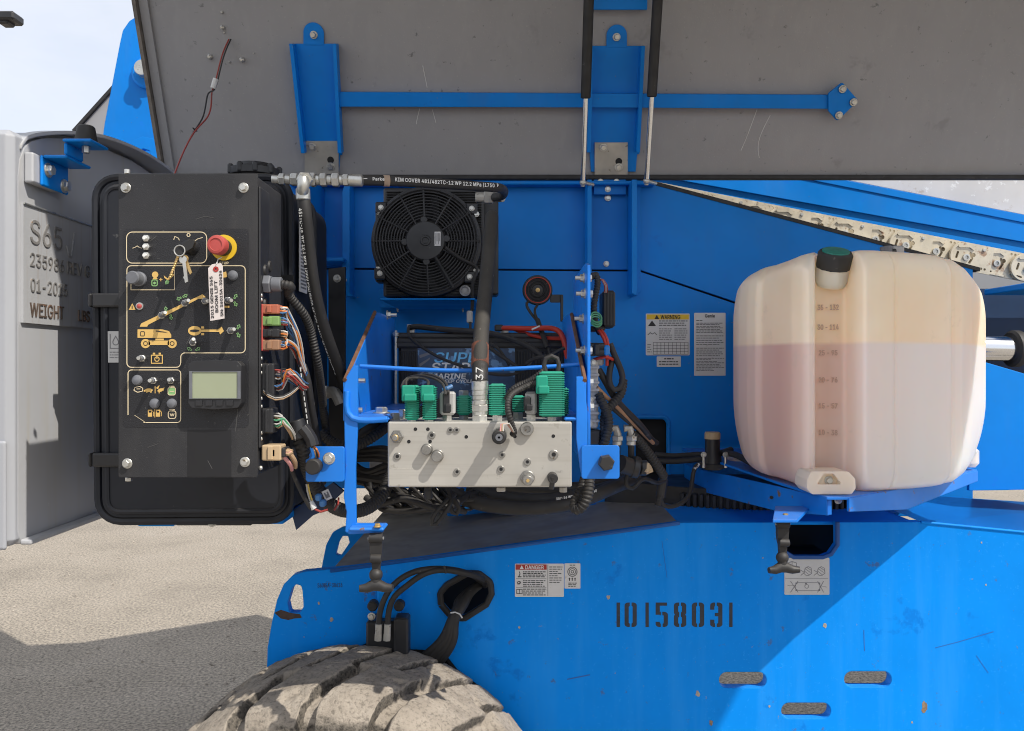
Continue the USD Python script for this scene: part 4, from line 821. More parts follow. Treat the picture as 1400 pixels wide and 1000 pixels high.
sf = fan.part('mounting_shelf', [cbox(P(519, 408, 2.2), P(650, 410.5, 2.2) + (0, .39, 0), .002), plate(rnd(prect(518, 398, 652, 421).union(prect(518, 390, 524, 410)), 3), 2.56, .008)], blue)
for x in (543, 632): sf.part('bolt', [bolt(x, 414, 2.555, 3.2), cyl(P(x, 414, 2.53), P(x + 1, 427, 2.53), .003, 10)], steel)
fan.part('lead_connector', [pbox(638, 425, 646, 442, 2.18, .02, .003), ], cast_grey); fan.part('lead_wire', ptube([(643, 441, 2.18), (643, 450, 2.17), (641, 462, 2.15)], 1.8), rubber)

# ================================================================== horn
DHN = 2.15
hn = Thing('horn', 'round black disc horn with a red ring and brass centre', 'horn', P(735, 417, DHN)); hc = P(735, 397, DHN); rh = L(20.5, DHN)
ax = np.array([.06, -1, -.06])
hn.part('body', lathe([(rh * .6, -.03), (rh, -.012), (rh, 0), (rh * .94, .004), (rh * .80, .004), (rh * .74, .001), (rh * .62, .005), (rh * .54, .001), (rh * .44, .006), (rh * .36, .002), (rh * .2, .004)], hc, ax, 48), black_plastic)
hn.part('red_ring', torus(hc + ax * .0045, rh * .84, .0013, ax, 48, 6), red_cable)
hn.part('centre_screw', lathe([(.006, .002), (.006, .008), (.003, .0085)], hc, ax, 16), brass)
hn.part('mounting_arm', [plate(rnd(prect(752, 403, 770, 414), 2), DHN + .005, .004), cbox(P(766, 403, DHN), P(770, 440, DHN) + (0, .004, 0))], black_plastic)
hn.part('wire', ptube([(722, 413, DHN), (720, 418, 2.13), (727, 430, 2.12), (735, 440, 2.08), (741, 455, 2.0), (750, 478, 1.95), (755, 492, 1.93)], 2.0), rubber); hn.part('wire', ptube([(735, 417, DHN), (731, 426, 2.12), (736, 440, 2.08), (742, 456, 2.0), (752, 478, 1.95)], 1.8), rubber)
hn.part('wire_sleeve', ptube([(735, 438, 2.085), (741, 455, 2.0), (749, 476, 1.95)], 3.6), rubber); hn.part('cable_tie', ptube([(731, 449.5, 2.03), (742, 446.5, 2.0)], 1.0), white_text)

# ================================================================== battery
DBT = 2.02
bt = Thing('battery', 'black deep cycle marine battery with a dark blue and white label', 'battery', P(663, 590, DBT))
bt.part('case', pbox(544, 470, 783, 600, DBT, .17, .008), black_plastic)
for i in range(9): bt.part('case_rib', pbox(546 + i * 3.0, 480, 547.4 + i * 3, 560, DBT - .004, .006, .001), black_plastic)
for i in range(20): bt.part('case_rib', pbox(706 + i * 3.9, 480, 707.6 + i * 3.9, 560, DBT - .004, .006, .001), black_plastic)
ld = bt.part('lid', [pbox(540, 462, 787, 476, DBT - .012, .195, .004), pbox(543, 455, 784, 463, DBT - .004, .17, .004)], black_plastic)
ld.part('lid_groove', pbox(541, 467.5, 786, 468.6, DBT - .0135, .004, .0004), dark)
bt.part('hold_down_rod', [cyl(P(541, 452, DBT - .01), P(541, 600, DBT - .01), .004, 10), hexnut(P(541, 455, DBT - .01), P(541, 460, DBT - .01), .008)], steel)
bl = bt.part('label', plate(prect(571, 476, 704, 545), DBT - .0052, .001), mk('battery_label', (0.02, 0.055, 0.12), .3, var=.5, vs=25, spots=((0.13, 0.27, 0.46), .18, 34)))
DL = DBT - .0056; wht = white_text; sup = mk('label_sky_blue', (0.13, 0.48, 0.80), .4, var=.25, vs=40)
bl.part('lettering', text_px('SUPER', 592, 495.5, DL, 13, True, 74, slant=.18), sup)
bl.part('lettering', text_px('START', 588, 508.5, DL, 12.0, True, 66, slant=.2), wht)
bl.part('lettering', text_px('MARINE', 586.5, 517.8, DL, 6.6, True, 50, slant=.15), wht)
bl.part('lettering', text_px('DEEP CYCLE', 602.5, 523.3, DL, 4.0, True, 44, slant=.15), wht)
bl.part('streak', plate(unary_union([pp([(573, 486), (592, 480), (590, 484), (574, 490)]), pp([(573, 498), (588, 489), (587, 492), (574, 502)]), pp([(574, 511), (586, 503), (585, 505), (574, 514)])]), DL, .0003), grey_ink)
bt.part('terminal', [cyl(P(562, 457, 2.1), P(562, 447, 2.1), .011, 14), hexnut(P(562, 449, 2.1), P(562, 444, 2.1), .012)], steel)
bt.part('terminal', [cyl(P(690, 457, 2.1), P(690, 446, 2.1), .011, 14)], steel)
def cab(name, label, lst, cat_='cable', group=None):
    t = Thing(name, label, cat_, P(*lst[0][0][0]), group)
    for pts, r, m in lst: t.part('cable', ptube(pts, r, n=12), m)
    return t
cab('battery_cable', 'thick black cable lying along the top of the battery from its left terminal', [([(561, 448, 2.08), (572, 447, 2.05), (600, 450, 2.02), (640, 453, 2.0), (680, 458, 1.97), (710, 468, 1.93), (735, 482, 1.90), (748, 494, 1.88), (760, 492, 1.86)], 4.0, rubber)])
cab('battery_cable', 'thin black lead curving from the left battery terminal down across its label', [([(560, 446, 2.06), (558, 452, 2.0), (562, 463, 1.96), (580, 477, 1.93), (605, 491, 1.92), (632, 501, 1.92), (655, 508, 1.92), (690, 513, 1.9), (715, 507, 1.89), (728, 495, 1.88), (730, 486, 1.9)], 2.1, rubber)])
rc = cab('battery_cable', 'pair of thick red battery cables curving down behind the right bracket plate', [([(683, 449, 2.06), (700, 449, 2.04), (728, 449.5, 2.0), (752, 449, 1.97), (766, 455, 1.94), (772, 470, 1.92), (776, 490, 1.92)], 3.6, red_cable), ([(702, 450, 2.05), (722, 457, 2.02), (745, 462, 2.0), (772, 463, 1.97), (800, 466, 1.95), (812, 478, 1.93)], 2.7, red_cable)])
rc.part('lug', [pbox(676, 444, 688, 453, 2.05, .02, .003)], black_plastic); rc.part('cable_tie', ptube([(727, 451, 1.97), (738, 446, 1.97)], 1.2), white_text)
cab('sensor_lead', 'coiled black lead with a pale connector above the green coils at right', [([(720, 497, 1.8), (735, 489, 1.78), (750, 487, 1.77), (764, 480, 1.77), (772, 476, 1.77)], 2.6, rubber), ([(668, 475, 1.95), (685, 487, 1.9), (700, 497, 1.88), (712, 506, 1.86)], 2.6, rubber), ([(671, 470, 1.95), (684, 480, 1.92), (696, 500, 1.9)], 1.8, rubber)])

# ================================================================== swing-out tray that carries the valve block
DM = 1.47
def yz(pts, x, th): return xprism(pts, x, th)
lbk = Thing('tray_bracket', 'bright blue steel tray left of the valve block with a bumper tab and hanging foot', 'bracket', P(470, 728, DM))
XL = P(478, 0, 1.5)[0]; zf = 1.597
prof = Polygon([(1.475, zf), (1.475, 1.668), (1.80, 1.818), (1.84, 1.823), (2.08, 1.823), (2.08, zf + .002)])
lbk.part('side_plate', prism(prof, (XL, 0, 0), (0, 1, 0), (0, 0, 1), .007), blue_worn)
ed = np.array([(XL - .0035, 1.474, 1.672), (XL - .0035, 1.798, 1.8205)])
lbk.part('worn_edge', tube(ed[[0, 1]] + np.array([0, -.0015, .001]), .0042, n=6, spline=False), rust)
lbk.part('floor', cbox((XL + .001, 1.475, zf), (P(535, 0, 1.5)[0], 2.05, zf + .006)), blue_worn)
lbk.part('floor_lip', tube([(XL + .001, 1.474, zf + .055), (XL + .002, 1.473, zf + .016), (XL + .016, 1.473, zf + .003), (P(533, 0, 1.5)[0], 1.473, zf + .003)], .0058, n=8), blue_worn)
lbk.part('cross_bar', tube([P(492, 501, 1.56), P(520, 502.5, 1.56), P(600, 506.5, 1.56), P(680, 505.5, 1.56), P(760, 501, 1.56), P(797, 498, 1.56)], .0042, n=8), blue_worn)
for x, y, D in ((486, 521, 1.53), (480, 561, 1.50), (500, 431, 1.95)):
    p = np.array([XL, D, P(0, y, D)[2]]); lbk.part('bolt', [bolt_at(p, .009, (1, 0, 0)), cyl(p, p + (.024, 0, 0), .005, 10)], steel)
lbk.part('floor_nut', bolt_at(np.array([P(535, 0, 1.6)[0] - .02, 1.60, zf + .006]), .013, (0, 0, 1)), steel)
arm = pp([(470, 530), (474, 515), (483, 500), (489, 500), (489, 585), (486, 640), (487, 716), (524, 717), (524, 728), (478, 731), (472, 727), (474, 700), (470, 680), (472, 640), (471, 590)])
lbk.part('arm', plate(rnd(arm, 1.5), DM + .004, .008), blue_worn)
lbk.part('arm_flange', cbox(P(470, 535, DM) + (0, .013, 0), P(474, 700, DM) + (0, .05, 0)), blue_worn)
lbk.part('bumper_tab', plate(rnd(prect(418, 611, 471, 659), 4), DM, .008), blue_worn)
lbk.part('foot_plate', cbox(P(476, 722, DM - .02), P(525, 727, DM - .02) + (0, .05, 0)), blue_worn)
lbk.part('rubber_bumper', lathe([(L(10.5, DM), 0), (L(11, DM), .012), (L(10.5, DM), .020), (L(9, DM), .022)], P(431, 637, DM), (0, -1, 0), 30), rubber)
nb = lbk.part('hex_nut', bolt(450, 627, DM, 6.2, h=.008), steel)
ft = lbk.part('foot_bolt', [bolt(516, 720, DM - .02, 4, (0, 0, 1)), ], brass)

rb_ = Thing('tray_bracket', 'bright blue bracket plates right of the valve block with a bumper tab', 'bracket', P(820, 655, DM))
XR = P(800, 0, 1.5)[0]
rb_.part('side_plate', prism(Polygon([(1.475, zf), (1.475, 1.668), (1.80, 1.815), (1.84, 1.82), (2.08, 1.82), (2.08, zf + .002)]), (XR, 0, 0), (0, 1, 0), (0, 0, 1), .006), blue_worn)
rb_.part('worn_edge', tube(np.array([(XR - .003, 1.4735, 1.672), (XR - .003, 1.798, 1.817)]), .0042, n=6, spline=False), rust)
rb_.part('floor', cbox((P(770, 0, 1.5)[0], 1.475, zf), (XR - .007, 2.05, zf + .006)), blue_worn)
rb_.part('tall_plate', prism(Polygon([(1.52, 1.50), (1.52, 1.893), (1.56, 1.902), (1.86, 1.902), (1.86, 1.50)]), (XR + .012, 0, 0), (0, 1, 0), (0, 0, 1), .006), blue_worn)
for D, z in ((1.58, 1.875), (1.60, 1.795), (1.57, 1.73), (1.55, 1.668), (1.54, 1.62), (1.56, 1.842)):
    p = np.array([XR + .0055, D, z]); rb_.part('bolt', [bolt_at(p, .008, (-1, 0, 0)), cyl(p, p + (-.018, 0, 0), .0045, 10), bolt_at(p + (.007, 0, 0), .008, (1, 0, 0))], steel)
arm = pp([(788, 515), (797, 515), (803, 560), (803, 640), (797, 656), (793, 640), (788, 600)])
rb_.part('arm', plate(arm, DM + .0045, .008), blue_worn)
rb_.part('bumper_tab', plate(rnd(prect(795, 609, 847, 655), 4), DM, .004), blue_worn)
rb_.part('rubber_bumper', lathe([(L(11, DM), 0), (L(11.5, DM), .012), (L(10.5, DM), .020), (L(9.5, DM), .022)], P(828, 632, DM), (0, -1, 0), 6, phase=.2), rubber)

# ================================================================== valve block with its solenoid coils
vb = Thing('valve_block', 'machined aluminium hydraulic valve block with plugs and green solenoid coils on top', 'valve block', P(655, 667, DM))
bk = plate(prect(530, 577, 782, 666.5), DM, .13)
vb.part('block', pbox(530, 577, 782, 666.5, DM, .13, .0025), alu)
def port(x, y, r, kind=0):
    p = P(x, y, DM); R = L(r, DM)
    if kind == 0: q = vb.part('drilled_hole', lathe([(R, 0), (R * .9, .0006)], p, (0, -1, 0), 16), dark)
    elif kind == 1:
        q = vb.part('socket_plug', lathe([(R, 0), (R, .002), (R * .88, .0028), (R * .5, .0028), (R * .46, .0008)], p, (0, -1, 0), 24), dull_steel); q.part('socket', lathe([(R * .42, 0), (R * .42, .0031)], p, (0, -1, 0), 6), dark)
for x, y in ((568, 587), (585, 587), (559, 604), (588, 604), (637.5, 597.5), (704, 597), (756.5, 596.5), ): port(x, y, 2.5)
for x, y, r in ((590.5, 595, 5), (616, 588, 4), (624.5, 588, 4), (543.5, 624, 5), (625, 645, 4.5), (686.5, 622, 4.5), (685, 641.5, 5), (721, 631.5, 5), (757, 621.5, 6.5)): port(x, y, r, 1)
bp_ = vb.part('port_plug', lathe([(L(9.5, DM), 0), (L(9.5, DM), .004), (L(8.5, DM), .010), (L(5, DM), .010), (L(4.6, DM), .005)], P(720.5, 586.5, DM), (0, -1, 0), 30), dull_steel)
for x, y, r, h in ((584, 614.5, 8, .016), (598.5, 623, 8.5, .022)): vb.part('cap_plug', [cyl(P(x, y, DM), P(x, y, DM) - (0, .004, 0), L(r * 1.0, DM), 24), cyl(P(x, y, DM) - (0, .003, 0), P(x, y, DM) - (0, h, 0), L(r * .86, DM), 24)], dull_steel)
tp = vb.part('test_port', [cyl(P(543, 597, DM), P(543, 597, DM) - (0, .005, 0), L(9.5, DM), 6), cyl(P(543, 597, DM) - (0, .004, 0), P(543, 597, DM) - (0, .018, 0), L(6.5, DM), 6), cyl(P(543, 597, DM) - (0, .017, 0), P(543, 597, DM) - (0, .032, 0), L(3.6, DM), 14)], dull_steel)
tp.part('copper_tip', [cyl(P(543, 597, DM) - (0, .022, 0), P(543, 597, DM) - (0, .029, 0), L(4.4, DM), 14)], brass)
kb = vb.part('override_knob', [cyl(P(683, 594, DM), P(683, 594, DM) - (0, .06, 0), L(9.5, DM), 28), cyl(P(683, 594, DM) - (0, .058, 0), P(683, 594, DM) - (0, .066, 0), L(8.2, DM), 28)], rubber)
kb.part('steel_collar', lathe([(L(10.4, DM), .015), (L(10.4, DM), .028)], P(683, 594, DM), (0, -1, 0), 28), dull_steel); kb.part('grey_cap', lathe([(L(5, DM), .064), (L(4.6, DM), .068), (L(1.6, DM), .068), (L(1.5, DM), .066)], P(683, 594, DM), (0, -1, 0), 24), grey_rubber)
sv = vb.part('relief_valve', [cyl(P(721, 653, DM), P(721, 653, DM) - (0, .006, 0), L(10, DM), 24), cyl(P(721, 653, DM) - (0, .005, 0), P(721, 653, DM) - (0, .028, 0), L(8.5, DM), 6), cyl(P(721, 653, DM) - (0, .027, 0), P(721, 653, DM) - (0, .040, 0), L(6.5, DM), 20)], dull_steel); sv.part('adjuster', lathe([(L(2.5, DM), .038), (L(2.4, DM), .043)], P(721, 653, DM), (0, -1, 0), 6), brass)
cpb = vb.part('rubber_cap', [cyl(P(755, 652, DM), P(755, 652, DM) - (0, .025, 0), L(7, DM), 24), tube([P(755, 652, DM - .022), P(755, 660, DM - .02), P(754, 668, DM - .015)], L(3.6, DM))], rubber)
vb.part('test_nipple', [cyl(P(685, 666, DM + .03), P(685, 672, DM + .03), L(7, DM), 6), cyl(P(770, 666, DM + .03), P(770, 673, DM + .03), L(6, DM), 6)], zinc_plate); vb.part('hanging_nipple', [cyl(P(585, 666, DM + .04), P(585, 671, DM + .04), L(6, DM), 6), cyl(P(585, 670, DM + .04), P(586, 682, DM + .04), L(6, DM), 18)], rubber)
vb.part('stamped_text', [text_px('FAST', 760, 646, DM - .0002, 2.6, False, 10, depth=.0003), lines_px(536, 640, 565, 642, DM - .0002, 1, 1.0, 22), lines_px(536, 650, 560, 652, DM - .0002, 1, .8, 23)], mk('faint_stamp', (.40, .38, .34), .6))
def coil(x0, x1, y0, y1, D, mat_=green, fins=True, con=None, depth=None, stem=True):
    w = L(x1 - x0, D); depth = depth or w
    c = vb.part('solenoid_coil', pbox(x0 + 1, y0, x1 - 1, y1, D, depth, .004), mat_)
    if fins: c.part('fins', [pbox(x0, y, x1, y + 1.5, D - .0016, depth + .003, .0006) for y in np.arange(y0 + 2, y1 - 2, 3.0)], mat_, kind='stuff')
    if stem:
        xm = (x0 + x1) / 2; b0, b1 = P(xm, y1, D + depth / 2), P(xm, 0, D + depth / 2); b1[2] = zf_block
        c.part('hex_nut', cyl(b1 - (0, 0, .001), (b0[0], b0[1], b0[2] + .001) if b0[2] > b1[2] + .004 else b1 + (0, 0, .01), L(7, D), 6), steel)
    if con:
        c.part('plug', [pbox(con[0], con[1], con[2], con[3], D - .016, .02, .002), pbox(con[0] + 3, con[1] + (con[3] - con[1]) * .55, con[2] + 2, con[3], D - .02, .02, .002)], con[4])
    return c
zf_block = P(0, 577, DM)[2]
coil(553, 573, 527, 575, 1.475, con=(549, 527, 567, 549, green)); coil(577, 596, 528, 575, 1.475, con=(575, 527, 592, 549, green))
vb.part('coil_nut', [cyl(P(540, 577, 1.53) , P(540, 565, 1.53), L(7, 1.5), 6)], zinc_plate)
coil(600, 623, 536, 568, 1.49, cast_grey, False, (605, 538, 614, 565, black_plastic)); coil(624, 644, 541, 568, 1.53, con=None)
coil(668, 691, 525, 569, 1.50); coil(700, 718, 541, 565, 1.55); coil(717, 735, 536, 567, 1.485, cast_grey, False, (716, 543, 726, 562, black_plastic)); coil(737, 772, 508, 570, 1.475, con=(733, 514, 749, 539, green)); coil(770, 778, 530, 569, 1.52, stem=False)
for x, y0, y1, D in ((634, 534, 542, 1.55), (552, 560, 577, 1.56), (680, 568, 577, 1.50), (708, 564, 577, 1.55)): vb.part('valve_nut', cyl(P(x, y0, D), P(x, y1, D), L(7.5, D), 6), steel)
vb.part('blue_tag', tube([P(606, 533, 1.48), P(612, 531, 1.475), P(618, 528, 1.48)], .004), WIRE['b'])
for i, pts in enumerate(([(609, 540, 1.47), (607, 528, 1.48), (596, 519, 1.50), (575, 514, 1.53), (556, 518, 1.55), (549, 530, 1.52)], [(613, 538, 1.47), (610, 525, 1.49), (598, 516, 1.51), (580, 513, 1.54), (562, 520, 1.54)], [(555, 528, 1.48), (557, 519, 1.50), (572, 517, 1.52), (585, 521, 1.50), (585, 528, 1.48)])):
    vb.part('coil_lead', ptube(pts, 2.0, n=8), rubber)
for pts, r in (([(703, 590, 1.45), (697, 572, 1.44), (694, 556, 1.44), (698, 542, 1.45), (712, 532, 1.47), (728, 525, 1.48), (737, 524, 1.47)], 4.3), ([(692, 545, 1.50), (700, 533, 1.49), (715, 525, 1.49), (732, 518, 1.48)], 3.6), ([(696, 536, 1.52), (706, 528, 1.51), (722, 521, 1.5), (736, 512, 1.49), (744, 505, 1.49)], 3.4)): vb.part('wire_loom', ptube(pts, r, ribs=(.005, .0008)), rubber)
vb.part('coil_lead', ptube([(746, 508, 1.49), (744, 495, 1.49), (750, 488, 1.49), (759, 488, 1.49), (764, 496, 1.49), (763, 508, 1.49)], 3.4), rubber)
for c, dx in (('p', 0), ('t', 2), ('w', 4)): vb.part('lead_wire', ptube([(684 + dx, 590, 1.41), (685 + dx, 580, 1.415), (692 + dx, 579, 1.42), (699 + dx * .5, 588, 1.43), (703, 591, 1.45)], 1.0, n=6), WIRE[c])
vb.part('loom_end', ptube([(703, 588, 1.45), (703, 592, 1.455), (700, 594, 1.46)], 4.0), rubber)

# ================================================================== the big hose in the middle
bh = Thing('pressure_hose', 'thick dusty black hose arching down from the cooler into the top of the valve block', 'hose', P(657, 576, 1.5))
bpth = [(672, 318, 2.10), (672.5, 301, 1.99), (672.5, 297, 1.88), (671.5, 312, 1.80), (668, 350, 1.74), (663.5, 400, 1.66), (658.5, 450, 1.58), (656.5, 490, 1.525), (656, 530, 1.50)]
bh.part('hose', ptube(bpth, 9.6, n=22), dusty_rubber)
bf = CubicSpline(np.arange(len(bpth)), np.array([P(*q) for q in bpth]))(np.linspace(3, 6.2, 70))
bh.part('lettering', text_along('302WLR-12 WP 21 MPa 3000 PSI  HIGH ABRASION', bf + (-.0095, -.0115, 0), .0062, True, .012, 0, .0005), white_text)
bh.part('rust_band', cyl(P(656.6, 472, 1.548), P(656.3, 501, 1.517), .0172, 24), mk('rusty_orange', (.13, .045, .025), .85, var=.5, vs=60))
bh.part('black_sleeve', cyl(P(656.3, 500, 1.517), P(656.1, 523, 1.502), .0157, 24), rubber)
bh.part('paint_mark', text_px('37', 660.5, 520.5, 1.4815, 10, False, 18, rot=math.pi / 2), white_text)
D = 1.50
for y0, y1, r, n in ((521, 534, 11.6, 26), (533, 541, 11.0, 26), (540, 547, 10.4, 26), (547, 554, 11.2, 26), (553, 563, 12.2, 6), (562, 568, 10.6, 24), (567, 577.5, 11.4, 6)): bh.part('ferrule' if n > 6 else 'hex_nut', cyl(P(656, y0, D), P(656.3, y1, D), L(r, D), n, .1), steel)

# ================================================================== looms left and below the block
cable('wire_loom', 'fat corrugated black loom curving from the control box wiring down under the left tray', [(405, 592, 1.47), (414, 612, 1.47), (421, 640, 1.50), (434, 668, 1.53), (452, 690, 1.56), (475, 699, 1.60), (500, 696, 1.64), (520, 680, 1.68), (533, 655, 1.72), (545, 620, 1.78)], 9.5, ribs=(.0075, .0015), cat_='wire loom')
t = cable('main_harness', 'black wire harness with white dashes running down beside the control box', [(407, 490, 1.47), (410, 505, 1.475), (414, 540, 1.48), (420, 575, 1.50), (426, 605, 1.52)], 4.5, cat_='wire loom')
t.part('white_dashes', [tube([P(410.5 + i * 1.05, 503 + i * 8, 1.455 + i * .0022), P(411.1 + i * 1.05, 508 + i * 8, 1.457 + i * .0022)], .0012, n=5, spline=False) for i in range(11)], white_text, kind='stuff')
cable('main_harness', 'smooth black harness beside the dashed one', [(414, 500, 1.50), (420, 520, 1.50), (426, 560, 1.52), (434, 600, 1.55), (440, 640, 1.60)], 5.2, cat_='wire loom')
cable('wire_loom', 'corrugated loom passing behind the blue arm towards the valve block', [(438, 590, 1.66), (452, 604, 1.66), (470, 610, 1.66), (492, 607, 1.68), (512, 596, 1.70), (530, 582, 1.74)], 7.6, ribs=(.007, .0014), cat_='wire loom')
cable('wire_loom', 'second corrugated loom under the tray floor left of the block', [(478, 606, 1.72), (500, 590, 1.73), (520, 580, 1.75), (535, 575, 1.78)], 7.0, cat_='wire loom')
t = Thing('harness_plug', 'black wiring plug with a clip on the loom under the control box', 'connector', P(421, 590, 1.48))
t.part('plug_body', [cyl(P(404, 575, 1.46), P(412, 600, 1.46), .016, 16), tube([P(414, 585, 1.45), P(424, 598, 1.45), P(428, 610, 1.45)], .012, n=8)], black_plastic); t.part('clip', cbox(P(424, 596, 1.44), P(431, 612, 1.46)), black_plastic)
for i, c in enumerate('tko'): t.part('wire', ptube([(427, 608, 1.45), (430 + i * 2, 616, 1.45), (432 + i * 2, 628, 1.48)], 1.2, n=6), WIRE[c])
t = Thing('spliced_wires', 'small blue connectors and red loop hanging under the loom', 'wires', P(430, 690, 1.55))
t.part('wire', ptube([(419, 662, 1.50), (421, 675, 1.50), (426, 690, 1.50)], 1.2), WIRE['w']); t.part('wire', ptube([(421, 662, 1.50), (424, 676, 1.50), (428, 688, 1.50)], 1.2), WIRE['y'])
t.part('connector', tube([P(424, 686, 1.50), P(430, 696, 1.50)], .006, spline=False), pale_label); t.part('connector', [cbox(P(430, 676, 1.50), P(441, 684, 1.515)), cbox(P(436, 684, 1.50), P(447, 692, 1.515))], mk('connector_blue', (.05, .16, .36), .5))
t.part('wire', ptube([(430, 696, 1.50), (438, 700, 1.50), (448, 697, 1.50)], 1.6), WIRE['r']); t.part('cable', ptube([(398, 640, 1.47), (407, 662, 1.48), (417, 682, 1.49), (425, 695, 1.50)], 3.0), rubber); t.part('cable_tie', ptube([(457, 698, 1.54), (462, 690, 1.545), (463, 681, 1.56)], 1.3), WIRE['r'])
lm = t.part('loom_label', plate(affinity.rotate(prect(442, 670, 452, 684), 25), 1.52, .001), white_label); lm.part('print', [plate(affinity.rotate(prect(444, 673, 450, 681).difference(prect(446, 673, 448, 676)), 25, origin=(447, -677)), 1.5195, .0003)], grey_ink)
t = Thing('hose_elbow', 'grey steel hose fitting against the dark tank side', 'pipe fitting', P(450, 540, 1.75))
t.part('hex_nut', cyl(P(441, 537, 1.75), P(449, 537, 1.75), .017, 6), steel); t.part('elbow', tube([P(448, 537, 1.75), P(457, 537, 1.74), P(462, 543, 1.73), P(466, 552, 1.73)], .013), zinc_plate)
for i, (nm, pts, r) in enumerate((('loose black cable swinging low under the left side of the block', [(500, 680, 1.74), (520, 690, 1.72), (550, 682, 1.70), (590, 694, 1.70), (620, 690, 1.72), (640, 676, 1.8)], 4.6), ('black cable along the lower left under the looms', [(505, 660, 1.8), (515, 690, 1.78), (545, 700, 1.74), (600, 696, 1.72), (636, 700, 1.76)], 4.0), ('black cable sagging behind the rubber nipple', [(520, 665, 1.8), (560, 690, 1.8), (610, 682, 1.8), (660, 676, 1.85)], 5.0), ('thin black cable beneath the block', [(508, 686, 1.75), (540, 676, 1.72), (575, 686, 1.70), (606, 700, 1.7), (630, 688, 1.75)], 2.6))): cable('slack_cable', nm, pts, r, cat_='cable')
rg2 = random.Random(9)
t = Thing('cable_tangle', 'tangle of thin black cables under the left end of the block', 'cables', P(570, 690, 1.8))
for i in range(16):
    x = 500 + i * 7; t.part('cable', ptube([(x, 664 + rg2.uniform(-6, 6), 1.82), (x + 18, 684 + rg2.uniform(-8, 10), 1.78 + rg2.uniform(-.05, .05)), (x + 40, 690 + rg2.uniform(-10, 8), 1.78), (x + 62, 676 + rg2.uniform(-8, 12), 1.84)], rg2.uniform(2, 4.2), n=8), rubber)
for i in range(8): t.part('cable', ptube([(482, 615 + i * 6, 1.95), (505, 622 + i * 6 + rg2.uniform(-8, 8), 1.92), (530, 615 + i * 7, 1.9), (560, 640 + i * 3, 1.95)], rg2.uniform(3, 6), n=8), rubber)
t.part('grey_clamp', pbox(505, 625, 530, 655, 1.98, .04), cast_grey)
cable('hanging_loop', 'loop of black cable hanging below the block', [(612, 668, 1.66), (617, 685, 1.64), (606, 705, 1.63), (594, 719, 1.63), (590, 716, 1.63), (597, 700, 1.63), (612, 684, 1.64), (622, 676, 1.66)], 3.0, cat_='cable')
cable('hanging_loop', 'smaller loop of black cable right of the first hanging loop', [(614, 668, 1.68), (624, 688, 1.67), (628, 697, 1.67), (622, 704, 1.67), (616, 694, 1.67), (613, 678, 1.68)], 3.2, cat_='cable')
for nm, pts, r in (('thick black hose sweeping in a shallow arc under the valve block', [(606, 668, 1.82), (640, 684, 1.80), (690, 694, 1.78), (740, 695, 1.78), (790, 686, 1.80), (835, 668, 1.86), (870, 655, 1.95)], 9.5), ('second black hose in an arc close under the valve block', [(640, 668, 1.86), (690, 681, 1.84), (740, 684, 1.84), (790, 678, 1.86), (840, 664, 1.92), (862, 655, 1.98)], 9.0), ('upper black hose passing behind the bottom of the valve block', [(650, 655, 1.95), (720, 668, 1.92), (790, 668, 1.92), (850, 655, 2.0)], 9.0)):
    t = cable('arched_hose', nm, pts, r)
t.part('lettering', text_along('387-16 WP 21 MPa (3000 PSI)', np.array([P(760, 684, 1.74), P(800, 677, 1.77), P(850, 662, 1.86)]), .005, True), white_text)
t = Thing('junction_tab', 'small blue tab hanging below the valve block', 'bracket', P(637, 690, 1.9)); t.part('tab', pbox(632, 678, 643, 700, 1.9, .02), blue)

# ================================================================== controller module and wiring right of the block
DR = 1.70
md = Thing('controller_module', 'ribbed cast grey controller module with black plugs beside the right arm', 'controller', P(812, 590, DR))
md.part('case', [pbox(805, 492, 818, 586, DR - .02, .14, .004)], cast_grey)
for i in range(8): md.part('rib', pbox(804.5, 500 + i * 10.5, 819.5, 504.5 + i * 10.5, DR - .026, .15, .002), cast_grey)
md.part('screw', [bolt(811, 496, DR - .02, 3.4), bolt(807, 547, DR - .026, 3.4), bolt(806, 580, DR - .026, 3.4)], steel)
md.part('plug', pbox(804, 588, 822, 608, DR - .02, .08, .004), black_plastic)
md.part('upper_plug', pbox(812, 490, 826, 500, DR, .05, .004), cast_grey)
rl = Thing('relay_box', 'black ribbed relay box at the top of the right bracket', 'relay box', P(832, 452, DR))
rl.part('case', pbox(824, 397, 841.5, 448, DR, .07, .005), black_plastic)
for i in range(4): rl.part('rib', pbox(825.5 + i * 4.2, 400, 827.2 + i * 4.2, 445, DR - .003, .004, .001), black_plastic)
rl.part('foot', pbox(806, 446, 828, 453, DR, .06, .004), black_plastic)
fz = Thing('fuse_holder', 'black inline plugs with a bright blue end beside the grey module', 'connector', P(820, 483, DR - .04))
fz.part('plug', [tube([P(806, 474, DR - .04), P(826, 474, DR - .04)], .008, spline=False), tube([P(806, 482, DR - .04), P(826, 482, DR - .04)], .008, spline=False)], black_plastic); fz.part('blue_end', pbox(826, 472, 834, 486, DR - .05, .03, .003), mk('bright_blue_plastic', (.01, .20, .55), .4))
fz.part('clip', pbox(812, 470, 820, 486, DR - .055, .02, .003), black_plastic)
def loom(nm, pts, r, ribs=None, m=rubber, name='wire_loom', c='wire loom'): return cable(name, nm, pts, r, m, ribs, c)
loom('corrugated loom curving over the top of the right bracket', [(808, 380, 1.66), (814, 376, 1.66), (817, 384, 1.66), (815, 400, 1.66), (812, 420, 1.66), (814, 440, 1.68), (820, 455, 1.72)], 4.6, (.006, .0012))
t = Thing('wire_bundle', 'red and white wires arching beside the relay box', 'wires', P(820, 390, 1.66))
